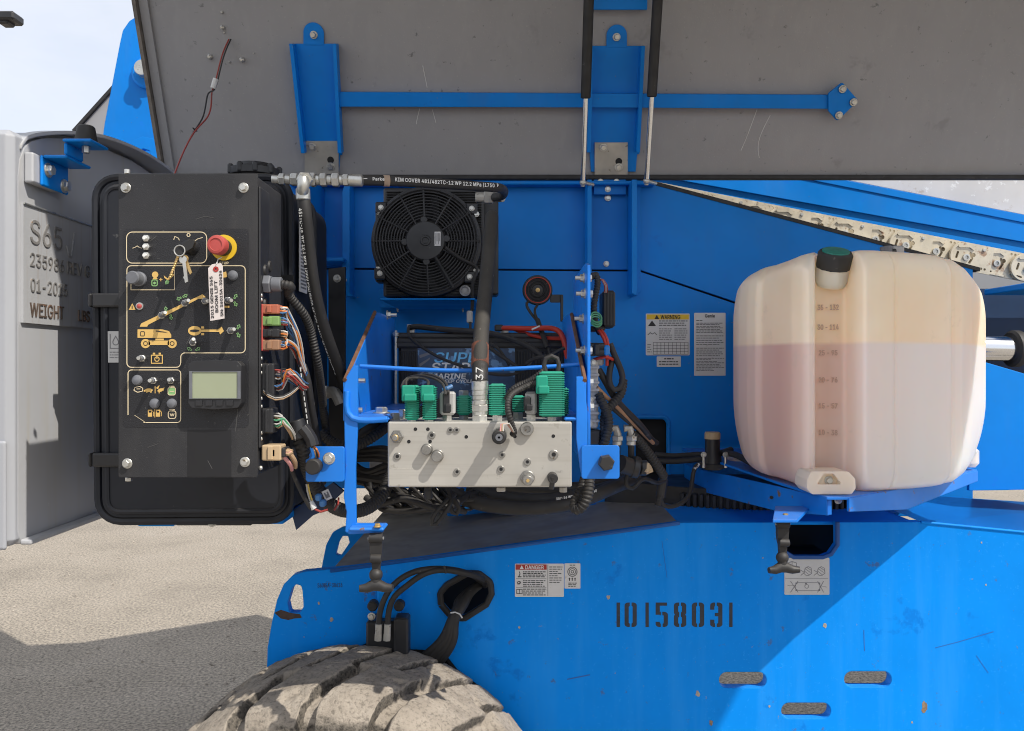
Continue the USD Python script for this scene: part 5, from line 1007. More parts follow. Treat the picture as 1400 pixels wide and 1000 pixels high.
for i, c in enumerate('rwrwr'): t.part('wire', ptube([(816, 379 + i * .5, 1.66), (823 + i * .6, 383, 1.66), (827 + i * .8, 392, 1.67), (826 + i, 400, 1.69)], 1.0, n=6), WIRE[c])
for i in range(3): t.part('green_wire', torus(P(815, 434 + i * 3, 1.65), .012, .0018, (0.3, -1, .5), 24, 5), WIRE['g'])
t = Thing('red_cable_pair', 'two red cables dropping below the relay box', 'cable', P(822, 470, 1.7))
t.part('cable', ptube([(818, 452, 1.70), (824, 460, 1.69), (829, 475, 1.69), (830, 500, 1.70)], 2.4), red_cable); t.part('cable', ptube([(822, 452, 1.70), (829, 462, 1.69), (832, 480, 1.69)], 2.2), red_cable); t.part('cable', ptube([(812, 492, 1.69), (826, 488, 1.68), (838, 492, 1.70)], 2.2), red_cable)
for nm, pts, r, rb in (('black loom looping out to the right of the grey module', [(834, 470, 1.70), (842, 490, 1.70), (850, 510, 1.70), (850, 525, 1.70), (842, 534, 1.70), (834, 526, 1.70), (834, 505, 1.70), (838, 490, 1.71)], 4.2, None), ('black corrugated loom dropping past the grey module', [(852, 520, 1.72), (849, 538, 1.71), (838, 552, 1.70), (828, 565, 1.69), (826, 585, 1.68), (828, 606, 1.68)], 6.2, (.007, .0014)), ('fat corrugated loom between the module and the pipe elbows', [(818, 540, 1.68), (826, 556, 1.67), (832, 575, 1.67), (829, 596, 1.67), (824, 612, 1.68)], 6.6, (.007, .0014)), ('black hose bending behind the copper tube', [(818, 505, 1.71), (828, 522, 1.71), (838, 540, 1.72), (852, 558, 1.76), (872, 578, 1.82), (888, 598, 1.9)], 4.6, None), ('long black cable slanting into the bulkhead opening', [(836, 556, 1.74), (858, 575, 1.80), (880, 592, 1.9), (898, 606, 2.0)], 3.6, None), ('corrugated loom slanting down to the right past the opening', [(862, 592, 1.82), (876, 606, 1.84), (890, 624, 1.86), (902, 642, 1.88), (908, 652, 1.9)], 6.4, (.008, .0015)), ('black loom hanging in a deep bend below the right tab', [(806, 655, 1.56), (804, 675, 1.55), (797, 692, 1.55), (788, 697, 1.56), (786, 688, 1.57), (794, 672, 1.58), (800, 655, 1.6)], 7.6, (.007, .0015)), ('cable looping under the black coupling', [(858, 648, 1.85), (856, 662, 1.85), (864, 668, 1.86), (878, 656, 1.88), (896, 660, 1.92), (910, 656, 1.96)], 3.0, None)): loom(nm, pts, r, rb)
t = Thing('copper_tube', 'brown copper coloured tube slanting down right of the module', 'pipe', P(817, 531, 1.68))
t.part('tube', ptube([(816, 530, 1.68), (830, 544, 1.70), (850, 563, 1.76), (872, 586, 1.84), (893, 606, 1.93)], 2.8), mk('copper_tan', (.36, .20, .11), .55, .2, var=.25, vs=40))
t = Thing('pipe_elbows', 'pair of steel pipe elbows and hoses beside the opening', 'pipe fitting', P(850, 640, 1.82))
for x in (843, 862):
    t.part('elbow', tube([P(x - 9, 586, 1.82), P(x - 2, 585, 1.82), P(x + 1, 590, 1.82), P(x + 1, 602, 1.82)], .009), zinc_plate); t.part('hex_nut', cyl(P(x + 1, 596, 1.82), P(x + 1, 603, 1.82), .013, 6), steel); t.part('hose', ptube([(x + 1, 603, 1.82), (x + 1, 622, 1.82), (x + 2, 640, 1.83)], 4.4), rubber)
    t.part('ferrule', cyl(P(x + 1, 603, 1.82), P(x + 1, 609, 1.82), .011, 18), steel)
t = Thing('hose_coupling', 'fat black hose coupling with a grey union pointing right', 'pipe fitting', P(865, 640, 1.80))
t.part('hose_end', tube([P(848, 634, 1.78), P(866, 640, 1.80)], .020, n=20, spline=False), rubber); t.part('union', [cyl(P(864, 638, 1.80), P(874, 640, 1.80), .025, 20), cyl(P(873, 640, 1.80), P(884, 640, 1.81), .018, 8)], black_plastic); t.part('tan_plug', [cyl(P(881, 644, 1.80), P(891, 640, 1.80), .010, 6), cyl(P(884, 646, 1.79), P(885, 634, 1.80), .006, 10)], tan_plastic)
for nm, pts, r in (('upper of two black hoses running right from the opening behind the fuel filter', [(895, 622, 2.3), (925, 624, 2.3), (955, 622, 2.3), (975, 622, 2.28), (1000, 615, 2.3)], 4.2), ('lower of two black hoses running right from the opening', [(895, 630, 2.28), (925, 631, 2.27), (960, 628, 2.25), (985, 628, 2.22)], 3.8)): cable('fuel_hose', nm, pts, r)
t = Thing('black_lead', 'black cable drooping from a plug to the fuel filter', 'cable', P(905, 690, 2.0))
t.part('plug', [tube([P(907, 655, 1.98), P(903, 680, 1.98)], .012, n=10, spline=False)], black_plastic); t.part('cable', ptube([(904, 678, 1.99), (906, 690, 2.0), (922, 692, 2.02), (940, 680, 2.05), (946, 660, 2.08), (950, 640, 2.1), (958, 634, 2.12)], 3.0), rubber); t.part('white_tape', ptube([(949, 642, 2.095), (955, 635, 2.11)], 2.2), white_label); t.part('hanging_end', tube([P(903, 678, 1.975), P(899, 692, 1.97)], .008, n=8, spline=False), rubber)

# ================================================================== fuel tank
ftk = Thing('fuel_tank', 'large cream translucent plastic fuel tank with a black and green cap', 'fuel tank', P(1165, 675, 2.0))
ctrl = np.array([(.72, 2.50), (.655, 2.30), (.590, 2.10), (.560, 2.00), (.553, 1.94), (.560, 1.885), (.570, 1.850), (.582, 1.838), (.597, 1.785), (.611, 1.727), (.624, 1.697), (.634, 1.684), (.643, 1.682), (.650, 1.692), (.653, 1.722), (.659, 1.732), (.720, 1.720), (.726, 1.712), (.729, 1.674), (.734, 1.652), (.742, 1.645), (.770, 1.646), (.800, 1.654), (.804, 1.663), (.809, 1.658), (.88, 1.684), (.945, 1.716), (.960, 1.727), (.967, 1.742), (.976, 1.742), (1.0, 1.754), (1.06, 1.818), (1.12, 1.895), (1.18, 1.975), (1.225, 2.04), (1.252, 2.10), (1.262, 2.2), (1.24, 2.45), (1.18, 2.51), (.78, 2.54)])
NU = 520
seg = np.linalg.norm(np.diff(np.vstack([ctrl, ctrl[:1]]), axis=0), axis=1); tt_ = np.r_[0, np.cumsum(seg)]; cc = np.vstack([ctrl, ctrl[:1]])
wts = np.interp(np.linspace(0, tt_[-1], 4000), tt_, np.r_[np.where((ctrl[:, 1] < 1.9), 4.0, 1.0), 1.0]); cw_ = np.cumsum(wts); cw_ = (cw_ - cw_[0]) / (cw_[-1] - cw_[0])
si = np.interp(np.linspace(0, 1, NU, endpoint=False), cw_, np.linspace(0, tt_[-1], 4000))
plan = np.stack([np.interp(si, tt_, cc[:, k]) for k in (0, 1)], 1)
ker = np.exp(-np.arange(-6, 7) ** 2 / 3.5); ker /= ker.sum()
plan = np.stack([np.convolve(np.r_[plan[-6:, k], plan[:, k], plan[:6, k]], ker, 'valid') for k in (0, 1)], 1)
cen = np.array([.90, 2.10])
zlo, zhi = 1.433, 1.946
def rad(s): return 1 - math.sqrt(max(0, 1 - (1 - s) ** 2))
nl = 50
dpl = np.stack([np.gradient(np.r_[plan[-1:, k], plan[:, k], plan[:1, k]])[1:-1] for k in (0, 1)], 1)
nrm = np.stack([dpl[:, 1], -dpl[:, 0]], 1); nrm /= np.linalg.norm(nrm, axis=1)[:, None]
if (nrm * (cen - plan)).sum() < 0: nrm = -nrm
rc = (plan[:, 0] > .628) & (plan[:, 0] < .738) & (plan[:, 1] < 1.77); nrm[rc] = np.array([.10, .995])
kr2 = np.ones(41) / 41
nrm = np.stack([np.convolve(np.r_[nrm[-20:, k], nrm[:, k], nrm[:20, k]], kr2, 'valid') for k in (0, 1)], 1); nrm /= np.linalg.norm(nrm, axis=1)[:, None]
V = []
hs_ = np.sort(np.r_[np.linspace(0, .16, 16), np.linspace(.18, .82, 16), np.linspace(.84, 1, 18)])
side = np.clip((plan[:, 1] - 1.72) / .30, 0, 1)
for h in hs_:
    z = zlo + (zhi - zlo) * h
    ins = .034 * rad(min(1, (z - zlo) / .046)) + .042 * rad(min(1, (zhi - z) / .050)) + .036 * side * max(0, (.36 - h) / .36) ** 2 + .022 * side * max(0, (h - .74) / .26) ** 2
    zz = np.full(NU, z) + .010 * side * (1 - h) ** 3 - .022 * side * h ** 5
    V.append(np.c_[plan + nrm * (ins[:, None] if np.ndim(ins) else ins), zz])
top_ring = V[-1]; bot = V[0]
extra = [np.c_[top_ring[:, :2] * (1 - s) + cen * s, top_ring[:, 2] + .006 * math.sin(min(1, s) * 1.5)] for s in (.15, .4, .7, .97)]
nlv = len(V) + 5
V = np.concatenate([np.c_[bot[:, :2] * .05 + cen * .95, bot[:, 2]]] + V + extra)
Fc = grid_faces(nlv, NU)
i = np.arange(nlv - 1) * NU; wrap = np.concatenate([np.stack([i + NU - 1, i + 2 * NU - 1, i + NU], 1), np.stack([i + NU - 1, i + NU, i], 1)])
tank_mesh = TM(V, np.vstack([Fc, wrap])); tank_mesh.fix_normals()
zl = 1.748
tank_look = usdkit.material(stage, '/World/Looks/cream_tank_plastic', {
    'geo': ('geometry', {}), 'sep': ('separate_xyz', {}), 'zr': ('map_range', {'from_min': zl - .004, 'from_max': zl + .004, 'to_min': 0.0, 'to_max': 1.0, 'clamp': True}),
    'xr': ('map_range', {'from_min': .55, 'from_max': .86, 'to_min': 0.0, 'to_max': 1.0, 'clamp': True}),
    'n1': ('noise_texture', {'scale': 5.0, 'detail': 5.0}), 'lo': ('rgb_ramp', {'ramp': [(0.03, (0.66, 0.47, 0.40)), (0.16, (0.57, 0.355, 0.30)), (0.30, (0.70, 0.50, 0.42)), (0.45, (0.62, 0.43, 0.345)), (0.62, (0.70, 0.575, 0.525)), (1.0, (0.71, 0.645, 0.615))]}),
    'hi': ('rgb_ramp', {'ramp': [(0.3, (0.78, 0.575, 0.40)), (0.7, (0.84, 0.66, 0.49))]}), 'mx': ('mix_color', {}),
    'n2': ('noise_texture', {'scale': 70.0, 'detail': 4.0}), 'bp': ('bump', {'strength': 0.05, 'distance': 0.003}), 'n3': ('noise_texture', {'scale': 16.0, 'detail': 7.0, 'roughness': .7}), 'r3': ('rgb_ramp', {'ramp': [(.60, (0, 0, 0)), (.78, (.35, .35, .35))]}), 'm3': ('mix_color', {'b': (.42, .35, .29)}),
    'p': ('principled_bsdf', {'roughness': 0.45, 'subsurface_weight': 0.6, 'subsurface_radius': (1.0, .55, .35), 'subsurface_scale': .05, 'specular_ior_level': .4})},
    [('geo.position', 'sep.vector'), ('sep.z', 'zr.value'), ('sep.x', 'xr.value'), ('xr.result', 'lo.fac'), ('geo.position', 'n1.vector'), ('n1.fac', 'hi.fac'),
     ('zr.result', 'mx.fac'), ('lo.color', 'mx.a'), ('hi.color', 'mx.b'), ('geo.position', 'n3.vector'), ('n3.fac', 'r3.fac'), ('r3.color', 'm3.fac'), ('mx.result', 'm3.a'), ('m3.result', 'p.base_color'), ('geo.position', 'n2.vector'), ('n2.fac', 'bp.height'), ('bp.normal', 'p.normal')], surface='p.BSDF')
tbody = ftk.part('body', tank_mesh, tank_look, smooth=40)
mark = mk('moulded_marks', (.46, .31, .25), .5, var=.1)
for s, y in (('35 - 132', 424), ('30 - 114', 451), ('25 - 95', 486), ('20 - 76', 523), ('15 - 57', 558.5), ('10 - 38', 595)):
    ex_ = np.array([.061, -.012, 0]); ex_ /= np.linalg.norm(ex_); c_ = np.array([.6895, 1.7252, P(0, y, 1.725)[2]])
    tbody.part('moulded_numbers', text_on(s, c_ + np.array([0, -.0005, 0]), ex_, (0, 0, 1), L(7.0, 1.71), .0022, True, L(28 if len(s) > 7 else 25, 1.71), center=True), mark)
nk = (P(1139, 366, 1.72))
ftk.part('filler_neck', lathe([(.031, -.040), (.036, -.028), (.036, .0), (.030, .002)], nk, (0, -.42, .9), 30), tank_look)
cap_ = ftk.part('cap', lathe([(.036, 0), (.0365, .004), (.0365, .030), (.033, .036), (.030, .036), (.029, .033)], nk, (0, -.42, .9), 12), rubber)
cap_.part('green_disc', lathe([(.0295, .033), (.028, .0385), (.012, .040)], nk, (0, -.42, .9), 30), mk('teal_cap', (.01, .16, .12), .4, var=.35, vs=60))
foot = rnd(pp([(1104, 656), (1109, 645), (1160, 645), (1169, 655), (1170, 668), (1164, 676), (1110, 676), (1103, 668)]), 4)
foot_look = mk('peach_plastic', (.80, .62, .47), .45, var=.06, sss=.4)
notch = pp([(1116, 663), (1126, 648), (1140, 648), (1152, 663)])
fo = ftk.part('moulded_foot', [plate(foot.difference(rnd(notch, 2)), 1.622, .02), plate(foot, 1.640, .07)], foot_look)
ftk.part('foot_bolt', [bolt(1133, 657, 1.640, 4.5, washer=True)], steel)
ftk.part('corner_foot', [pbox(1322, 612, 1342, 640, 2.0, .2, .01)], tank_look); ftk.part('left_foot', pbox(1000, 626, 1040, 642, 2.2, .1, .01), tank_look)
ftk.part('vent_fitting', [pbox(1221, 336, 1237, 349, 1.95, .04, .003)], cast_grey); ftk.part('vent_valve', [cyl(P(1207, 349, 1.95), P(1216, 345, 1.95), .012, 12), cyl(P(1211, 337, 1.95), P(1212, 346, 1.95), .014, 10)], grey_rubber); ftk.part('vent_hose', ptube([(1190, 352, 2.0), (1200, 347, 1.97), (1212, 346, 1.95), (1224, 343, 1.95)], 3, n=10), rubber)
ftk.part('feed_hose', ptube([(990, 620, 2.2), (1005, 622, 2.12), (1025, 632, 2.02), (1045, 640, 1.93), (1062, 642, 1.86)], 4.6), rubber)

tb = Thing('tank_shelf', 'bright blue V-shaped steel shelf that the fuel tank stands on', 'bracket', P(1133, 705, 1.62))
pl_left = [(945, 640, 2.42), (1000, 651, 2.10), (1066, 666, 1.80), (1131, 682, 1.60)]
bl_left = [(945, 668, 2.42), (1000, 683, 2.10), (1066, 700, 1.80), (1131, 705, 1.60)]
tb.part('front_flange', ribbon([P(*q) for q in pl_left], [P(*q) for q in bl_left], .007, back=(.25, .95, 0)), blue_worn)
tb.part('front_flange', ribbon([P(1161, 682, 1.60), P(1240, 667, 1.72), P(1337, 644, 2.02)], [P(1161, 700, 1.60), P(1240, 697, 1.72), P(1337, 658, 2.02)], .007, back=(-.3, .9, 0)), blue_worn, label='right flange of the shelf, half in sunlight')
fl2 = [P(1131, 682, 1.60), P(945, 640, 2.42), P(1337, 644, 2.02), P(1161, 682, 1.60)]
zs = P(0, 682, 1.60)[2]
fpoly = Polygon([(P(1131, 0, 1.60)[0], 1.603), (P(1161, 0, 1.60)[0], 1.603), (P(1240, 0, 1.72)[0], 1.724), (P(1337, 0, 2.02)[0], 2.024), (P(1337, 0, 2.02)[0], 2.55), (P(945, 0, 2.42)[0], 2.55), (P(945, 0, 2.42)[0] + .004, 2.424), (P(1066, 0, 1.8)[0], 1.806)])
fm = trimesh.creation.extrude_polygon(fpoly, .006, engine='earcut'); fm.apply_translation((0, 0, zs - .003))
tb.part('floor', fm, blue_worn)
tb.part('gap_web', [plate(pp([(1131, 684), (1137, 684), (1137, 704), (1131, 705)]), 1.61, .06)], blue_worn)
tb.part('bolt', bolt(1146, 684, 1.66, 4), steel)
tb.part('hole', lathe([(.004, 0), (.004, .0006)], P(1054, 680, 1.835) - (.0, .004, 0), (-.3, -.95, 0), 14), dark)
tb.part('left_end', plate(pp([(945, 640), (955, 640), (955, 690), (945, 690)]), 2.43, .1), blue)

fi = Thing('fuel_filter', 'small black fuel filter with a tan cap and steel clamps left of the tank', 'filter', P(974, 642, 2.2))
fi.part('body', lathe([(L(12, 2.2), 0), (L(12, 2.2), .035), (L(10, 2.2), .05), (L(10, 2.2), .085)], P(974, 642, 2.2), (0, 0, 1), 28), black_plastic)
fi.part('cap', lathe([(L(10.6, 2.2), .085), (L(10.6, 2.2), .1), (L(9.6, 2.2), .104)], P(974, 642, 2.2), (0, 0, 1), 28), tan_plastic)
fi.part('clamp', [cyl(P(962, 640, 2.15), P(962, 620, 2.15), .004, 10), bolt(962, 622, 2.15, 3), ], steel); fi.part('clamp', [cyl(P(992, 640, 2.15), P(992, 620, 2.15), .004, 10), bolt(992, 622, 2.15, 3)], steel)
fi.part('collar', lathe([(L(16, 2.2), 0), (L(16, 2.2), .012)], P(974, 640, 2.2), (0, 0, 1), 24), rubber)

# ================================================================== slewing ring under the turntable
sr = Thing('slewing_ring', 'dark toothed slewing ring visible under the fuel tank shelf', 'gear', (.78, 2.85, 1.27))
c_ = (.78, 2.85, 1.268)
sr.part('ring', lathe([(.60, 0), (.60, .075)], c_, (0, 0, 1), 96), black_plastic)
for k in range(44):
    a = -math.pi / 2 + (k - 16) * .030; q = np.array([c_[0] + .607 * math.cos(a), c_[1] + .607 * math.sin(a), 1.30]); e1 = np.array([-math.sin(a), math.cos(a), 0]); e0 = np.array([math.cos(a), math.sin(a), 0])
    b_ = cbox((-.008, -.006, -.028), (.010, .006, .028), .0025); b_.vertices = q + b_.vertices[:, :1] * e0 + b_.vertices[:, 1:2] * e1 + b_.vertices[:, 2:] * np.array([0, 0, 1.0]); sr.part('tooth', b_, black_plastic)

# ================================================================== chassis
DC = 2.05
ch = Thing('chassis', 'large blue steel chassis beam with stencilled number 10158031 and oval slots', 'chassis', P(900, 1100, DC + .4))
front = pp([(365, 1010), (365, 912), (366, 885), (372, 850), (379, 820), (388, 799), (400, 787), (415, 782), (480, 776), (560, 766), (930, 715), (1258, 714), (1400, 728), (1620, 751), (1620, 1350), (365, 1350)])
arch = pp([(365, 1350), (365, 960), (500, 880), (560, 888), (605, 890), (625, 915), (668, 948), (675, 970), (735, 1030), (760, 1080), (760, 1350)])
slot = lambda x0, x1, y0, y1: prect(x0, y0, x1, y1, (y1 - y0) / 2 - .2)
tear = pp([(603, 812), (612, 801), (640, 785), (655, 786), (669, 797), (671, 812), (664, 826), (634, 845), (616, 840), (604, 826)])
tear = rnd(tear, 6)
nose = rnd(pp([(396, 838), (393, 825), (399, 805), (405, 799), (412, 801), (414, 810), (415, 830), (410, 838)]), 3)
hatch = pp([(1069, 712), (1145, 712), (1145, 745), (1136, 758), (1125, 762), (1085, 762), (1073, 755), (1069, 745)])
holes = [slot(983, 1048, 919, 941), slot(1154, 1219, 918, 940), slot(1068, 1136, 961, 983), tear, nose, hatch]
ch.part('side_plate', plate(front.difference(unary_union(holes)).difference(arch), DC, .028), blue_chassis)
ch.part('hatch_back', plate(prect(1060, 716, 1155, 775), DC + .20, .01), dark); ch.part('hatch_shelf', cbox(P(1060, 770, DC) + (0, .03, 0), P(1155, 775, DC) + (0, .2, 0)), dark)
ch.part('tear_rim', tube([P(x, -y, DC - .004) for x, y in tear.buffer(1.5).simplify(.4).exterior.coords], .0085, n=8, spline=False, cap=False), rubber)
ch.part('hatch_rim', tube([P(x, y, DC - .001) for x, y in [(1145, 714), (1145, 745), (1136, 758), (1125, 762), (1085, 762), (1073, 755), (1069, 745), (1069, 714)]], .006, n=8, spline=False), mk('navy_edge', (.006, .07, .26), .45))
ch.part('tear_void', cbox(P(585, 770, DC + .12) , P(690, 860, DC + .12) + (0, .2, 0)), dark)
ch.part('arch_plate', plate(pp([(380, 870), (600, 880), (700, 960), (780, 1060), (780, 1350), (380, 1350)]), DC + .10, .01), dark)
ch.part('arch_lip', ribbon([P(x, y, DC + .002) for x, y in ((545, 887), (605, 890), (625, 915), (668, 948), (675, 970), (735, 1030))], [P(x, y + 7, DC + .002) for x, y in ((545, 887), (605, 890), (625, 915), (668, 948), (675, 970), (735, 1030))], .09), rubber)
zA, zB, zC = P(0, 778, DC)[2], P(0, 716, DC)[2], P(0, 715, DC)[2]
xa, xm, xb = P(470, 0, DC)[0], P(560, 0, DC)[0], P(928, 0, DC)[0]
# dark deck sheet sloping up to the right, and its edge
V = np.array([(xa - .03, DC + .001, P(0, 779, DC)[2]), (xm, DC + .001, P(0, 767, DC)[2]), (xb, DC + .001, zB), (xb + .02, 2.95, zB), (xm, 2.95, P(0, 767, DC)[2]), (xa - .03, 2.95, P(0, 779, DC)[2])])
V2 = V - (0, 0, .008)
Fd = [(0, 1, 4), (0, 4, 5), (1, 2, 3), (1, 3, 4)]
dm = TM(np.vstack([V, V2]), Fd + [tuple(np.array(f[::-1]) + 6) for f in Fd] + [(i, 6 + i, 6 + (i + 1) % 6) for i in range(6)] + [(i, 6 + (i + 1) % 6, (i + 1) % 6) for i in range(6)]); dm.fix_normals()
ch.part('dark_deck', dm, deck_black, smooth=False)
ch.part('deck_edge', tube([P(452, 781, DC - .002), P(560, 766.5, DC - .002), P(929, 715.5, DC - .002)], .005, n=6, spline=False), mk('deck_edge_blue', (.006, .08, .30), .45))
ch.part('deck_step', [plate(pp([(884, 683), (890, 682), (936, 712), (930, 715)]), DC + .35, .004)], rubber)
ch.part('mid_top', cbox((xb + .001, DC + .03, zC - .012), (P(1258, 0, DC)[0], 2.40, zC - .002)), blue_chassis)
ch.part('mid_rail', cbox(P(930, 694, 2.30), P(1250, 701, 2.30) + (0, .06, 0)), blue_chassis)
ch.part('right_top', TM([P(1259, 714, DC + .001), P(1620, 751, DC + .001), P(1620, 751, DC + .001) + (.1, .45, .03), P(1259, 714, DC + .001) + (0, .45, .012)], [(0, 1, 2), (0, 2, 3)]), mk('glossy_blue', (.006, .12, .42), .22, var=.1), smooth=False)
ch.part('edge_highlight', tube([P(1259, 714, DC), P(1400, 728, DC), P(1620, 751, DC)], .004, n=6, spline=False), blue_chassis)
far = rnd(pp([(436, 800), (441, 770), (446, 745), (455, 728), (468, 721), (700, 718), (700, 800)]), 5).difference(rnd(pp([(459, 758), (463, 742), (468, 733), (476, 733), (478, 742), (470, 754), (466, 760)]), 2))
ch.part('far_plate', plate(far, 2.97, .02), blue_chassis)
ch.part('underside', cbox((P(800, 0, DC)[0], 2.10, .70), (2.6, 2.16, .735)), dark)
# stencil digits
def digit(c):
    w, h, s = 13.0, 34.0, 4.4
    if c == '1': return sbox(1, 0, 1 + 4.6, h), 6.6
    outer = sbox(0, 0, w, h).buffer(-4).buffer(4); inner = sbox(s, s, w - s, h - s).buffer(-2).buffer(2)
    if c == '0': g = outer.difference(inner).difference(sbox(w / 2 - 1, -1, w / 2 + 1, h + 1))
    elif c == '8': g = unary_union([sbox(0, 16, w, h).buffer(-4).buffer(4).difference(sbox(s, 16 + s, w - s, h - s).buffer(-1.5).buffer(1.5)), sbox(0, 0, w, 18.5).buffer(-4).buffer(4).difference(sbox(s, s, w - s, 18.5 - s).buffer(-1.5).buffer(1.5))]).difference(sbox(w / 2 - 1, -1, w / 2 + 1, h + 1))
    elif c == '3': g = outer.difference(inner).difference(sbox(-1, 10, s + .5, 24)).union(sbox(5, 15, w - 2, 19.4)).difference(sbox(w / 2 - 1.4, -1, w / 2 + .6, 9)).difference(sbox(w / 2 - 1.4, 25, w / 2 + .6, h + 1))
    else: g = unary_union([sbox(0, 17, s, h), sbox(0, h - s, w - 1, h), sbox(0, 0, w, 21).buffer(-4).buffer(4).difference(sbox(s, s, w - s, 21 - s).buffer(-1.5).buffer(1.5)).difference(sbox(-1, 7, s + .3, 17))]).difference(sbox(w / 2 - 1, -1, w / 2 + 1, 9)).difference(sbox(w / 2 - 1, 15, w / 2 + .6, 24))
    return g, w + 4.3
x = 842.0
for i, c in enumerate('10158031'):
    g_, adv = digit(c); g_ = affinity.translate(affinity.scale(g_, 1.28 if c != '1' else 1.0, .98, origin=(0, 0)), (842, 854, 881.5, 896.5, 921.5, 946, 971, 996)[i], -857.5)
    ch.part('stencil_digit', plate(g_, DC - .0006, .0005), stencil_ink, smooth=False)
ch.part('stamped_number', text_px('S60I5A-38626', 434, 803.5, DC - .0006, 5.6, False, 34, depth=.0004, rot=.02), stencil_ink)
# print on the chassis
s = ch.part('danger_sticker', plate(prect(704, 771, 771, 816.5, 1.5), DC - .0014, .0013), white_label, label='white danger sticker with a red header')
s.part('red_header', plate(prect(705, 772, 747.5, 779.3), DC - .0018, .0003), red_label)
s.part('header_lettering', [text_px('DANGER', 717.5, 778.3, DC - .0022, 5.0, True, 26), plate(pp([(710.5, 778.3), (713.3, 773.2), (716, 778.3)]), DC - .0022, .0003)], white_text)
s.part('print', [lines_px(715, 781, 746, 790, DC - .0018, 4, 1.2, 31), lines_px(715, 793, 746, 803, DC - .0018, 4, 1.1, 32), lines_px(715, 804.5, 746, 815, DC - .0018, 4, 1.1, 33), lines_px(751, 774, 769, 798, DC - .0018, 8, 1.0, 34, .6), plate(unary_union([prect(748.8, 772.5, 749.3, 815), prect(705.5, 791.4, 747, 791.8), prect(705.5, 803.5, 747, 803.9), pline([(709, 789), (711, 785), (710, 782)], 1), prect(708, 788.2, 713, 789.4), pcirc(709.5, 797, 2.4).difference(pcirc(709.5, 797, 1.4)), pline([(708, 799), (712, 796)], .9), ring(prect(706.5, 806, 710.2, 812), .8), ring(prect(710.2, 806, 713.9, 812), .8)]), DC - .0018, .0003)], ink)
s = ch.part('tyre_sticker', plate(prect(771.8, 770.5, 793.5, 805, 1.2), DC - .0014, .0013), white_label)
s.part('print', [plate(unary_union([ring(pcirc(782.6, 782, 6.3), .9), ring(pcirc(782.6, 782, 4.2), .8), ring(pcirc(782.6, 782, 1.8), .8)] + [prect(778 + k * 3.8, 790.5, 779.2 + k * 3.8, 794.5) for k in range(3)] + [pp([(777.2 + k * 3.8, 792), (780 + k * 3.8, 792), (778.6 + k * 3.8, 789.8)]) for k in range(3)]), DC - .0018, .0003), lines_px(779, 772, 787, 774, DC - .0018, 1, 1, 41), lines_px(777, 796.5, 789, 803, DC - .0018, 3, 1, 42)], ink)
s = ch.part('manual_sticker', plate(prect(1072.5, 763, 1134, 813.5, 1.5), DC - .0014, .0013), pale_label, label='silver instruction sticker with line drawings of hands')
hand = lambda x, y: unary_union([ring(rnd(pp([(x - 5, y + 3), (x - 3, y - 4), (x + 1, y - 6), (x + 5, y - 4), (x + 6, y + 3), (x + 2, y + 6), (x - 2, y + 6)]), 1), .7), pline([(x - 3, y - 3), (x + 4, y + 2)], .6), pline([(x - 1, y - 5), (x + 5, y - 1)], .6), pline([(x - 4, y), (x + 2, y + 5)], .6), pline([(x - 9, y + 6), (x - 4, y + 2), (x - 9, y - 1)], .7)])
s.part('print', [plate(unary_union([hand(1104, 781), hand(1122, 781), ring(rnd(pp([(1077, 770), (1083, 768), (1089, 770), (1089, 779), (1083, 777), (1077, 779)]), .5), .8), pline([(1083, 768), (1083, 777)], .7), pline([(1074, 791), (1132, 791)], .5), pline([(1081, 795), (1091, 810)], .7), pline([(1091, 795), (1081, 810)], .7), pline([(1126, 795), (1118, 810)], .7), pline([(1118, 795), (1126, 810)], .7), ring(prect(1088, 797, 1121, 808), .6), pcirc(1089, 798, 1.2), pcirc(1102, 798, 1.2), pcirc(1089, 807, 1.2), pcirc(1120, 798, 1.2), pcirc(1120, 807, 1.2), ring(pcirc(1103, 802, 2.6), .6), pline([(1077, 801), (1088, 801)], .5), pline([(1121, 801), (1130, 803)], .5)]), DC - .0018, .0003)], grey_ink)
# chips in the paint
rg3 = random.Random(3)
chip = mk('bare_primer', (.36, .32, .27), .75, var=.3, vs=60); scuff = mk('brown_scuff', (.24, .17, .11), .85, var=.5, vs=90)
for x, y, r in ((832, 817, 2.6), (1128, 856, 2.6), (453, 848, 2.4), (954, 949, 3.0), (1043, 763, 1.0), (1052, 966, 1.4), (1247, 988, 1.5), (1342, 742, 1.2), (1348, 800, 1.2), (710, 858, 1.6), (436, 825, 1.5)):
    pts = [(x + r * (0.6 + .7 * rg3.random()) * math.cos(a), y + 1.3 * r * (.6 + .7 * rg3.random()) * math.sin(a)) for a in np.arange(0, 6.2, .7)]
    ch.part('paint_chip', plate(pp(pts), DC - .0005, .0004), chip, smooth=False)
for x, y, r in ((1264, 967, 6), (972, 988, 3.6)):
    pts = [(x + .8 * r * (0.6 + .6 * rg3.random()) * math.cos(a), y + 1.3 * r * (.6 + .6 * rg3.random()) * math.sin(a)) for a in np.arange(0, 6.2, .5)]
    ch.part('rust_scuff', plate(pp(pts), DC - .0005, .0004), scuff, smooth=False)
for pts, wd in (([(1279, 886), (1310, 878), (1358, 864)], 1.0), ([(1181, 862), (1182, 890)], 1.0), ([(1335, 897), (1351, 920)], .8), ([(776, 929), (806, 923)], 1.6), ([(905, 740), (912, 790)], .5)):
    ch.part('paint_scratch', plate(pline(pts, wd), DC - .0004, .0003), mk(f'scratch_blue_{len(used_names)}', (.01, .11, .40), .6), smooth=False)
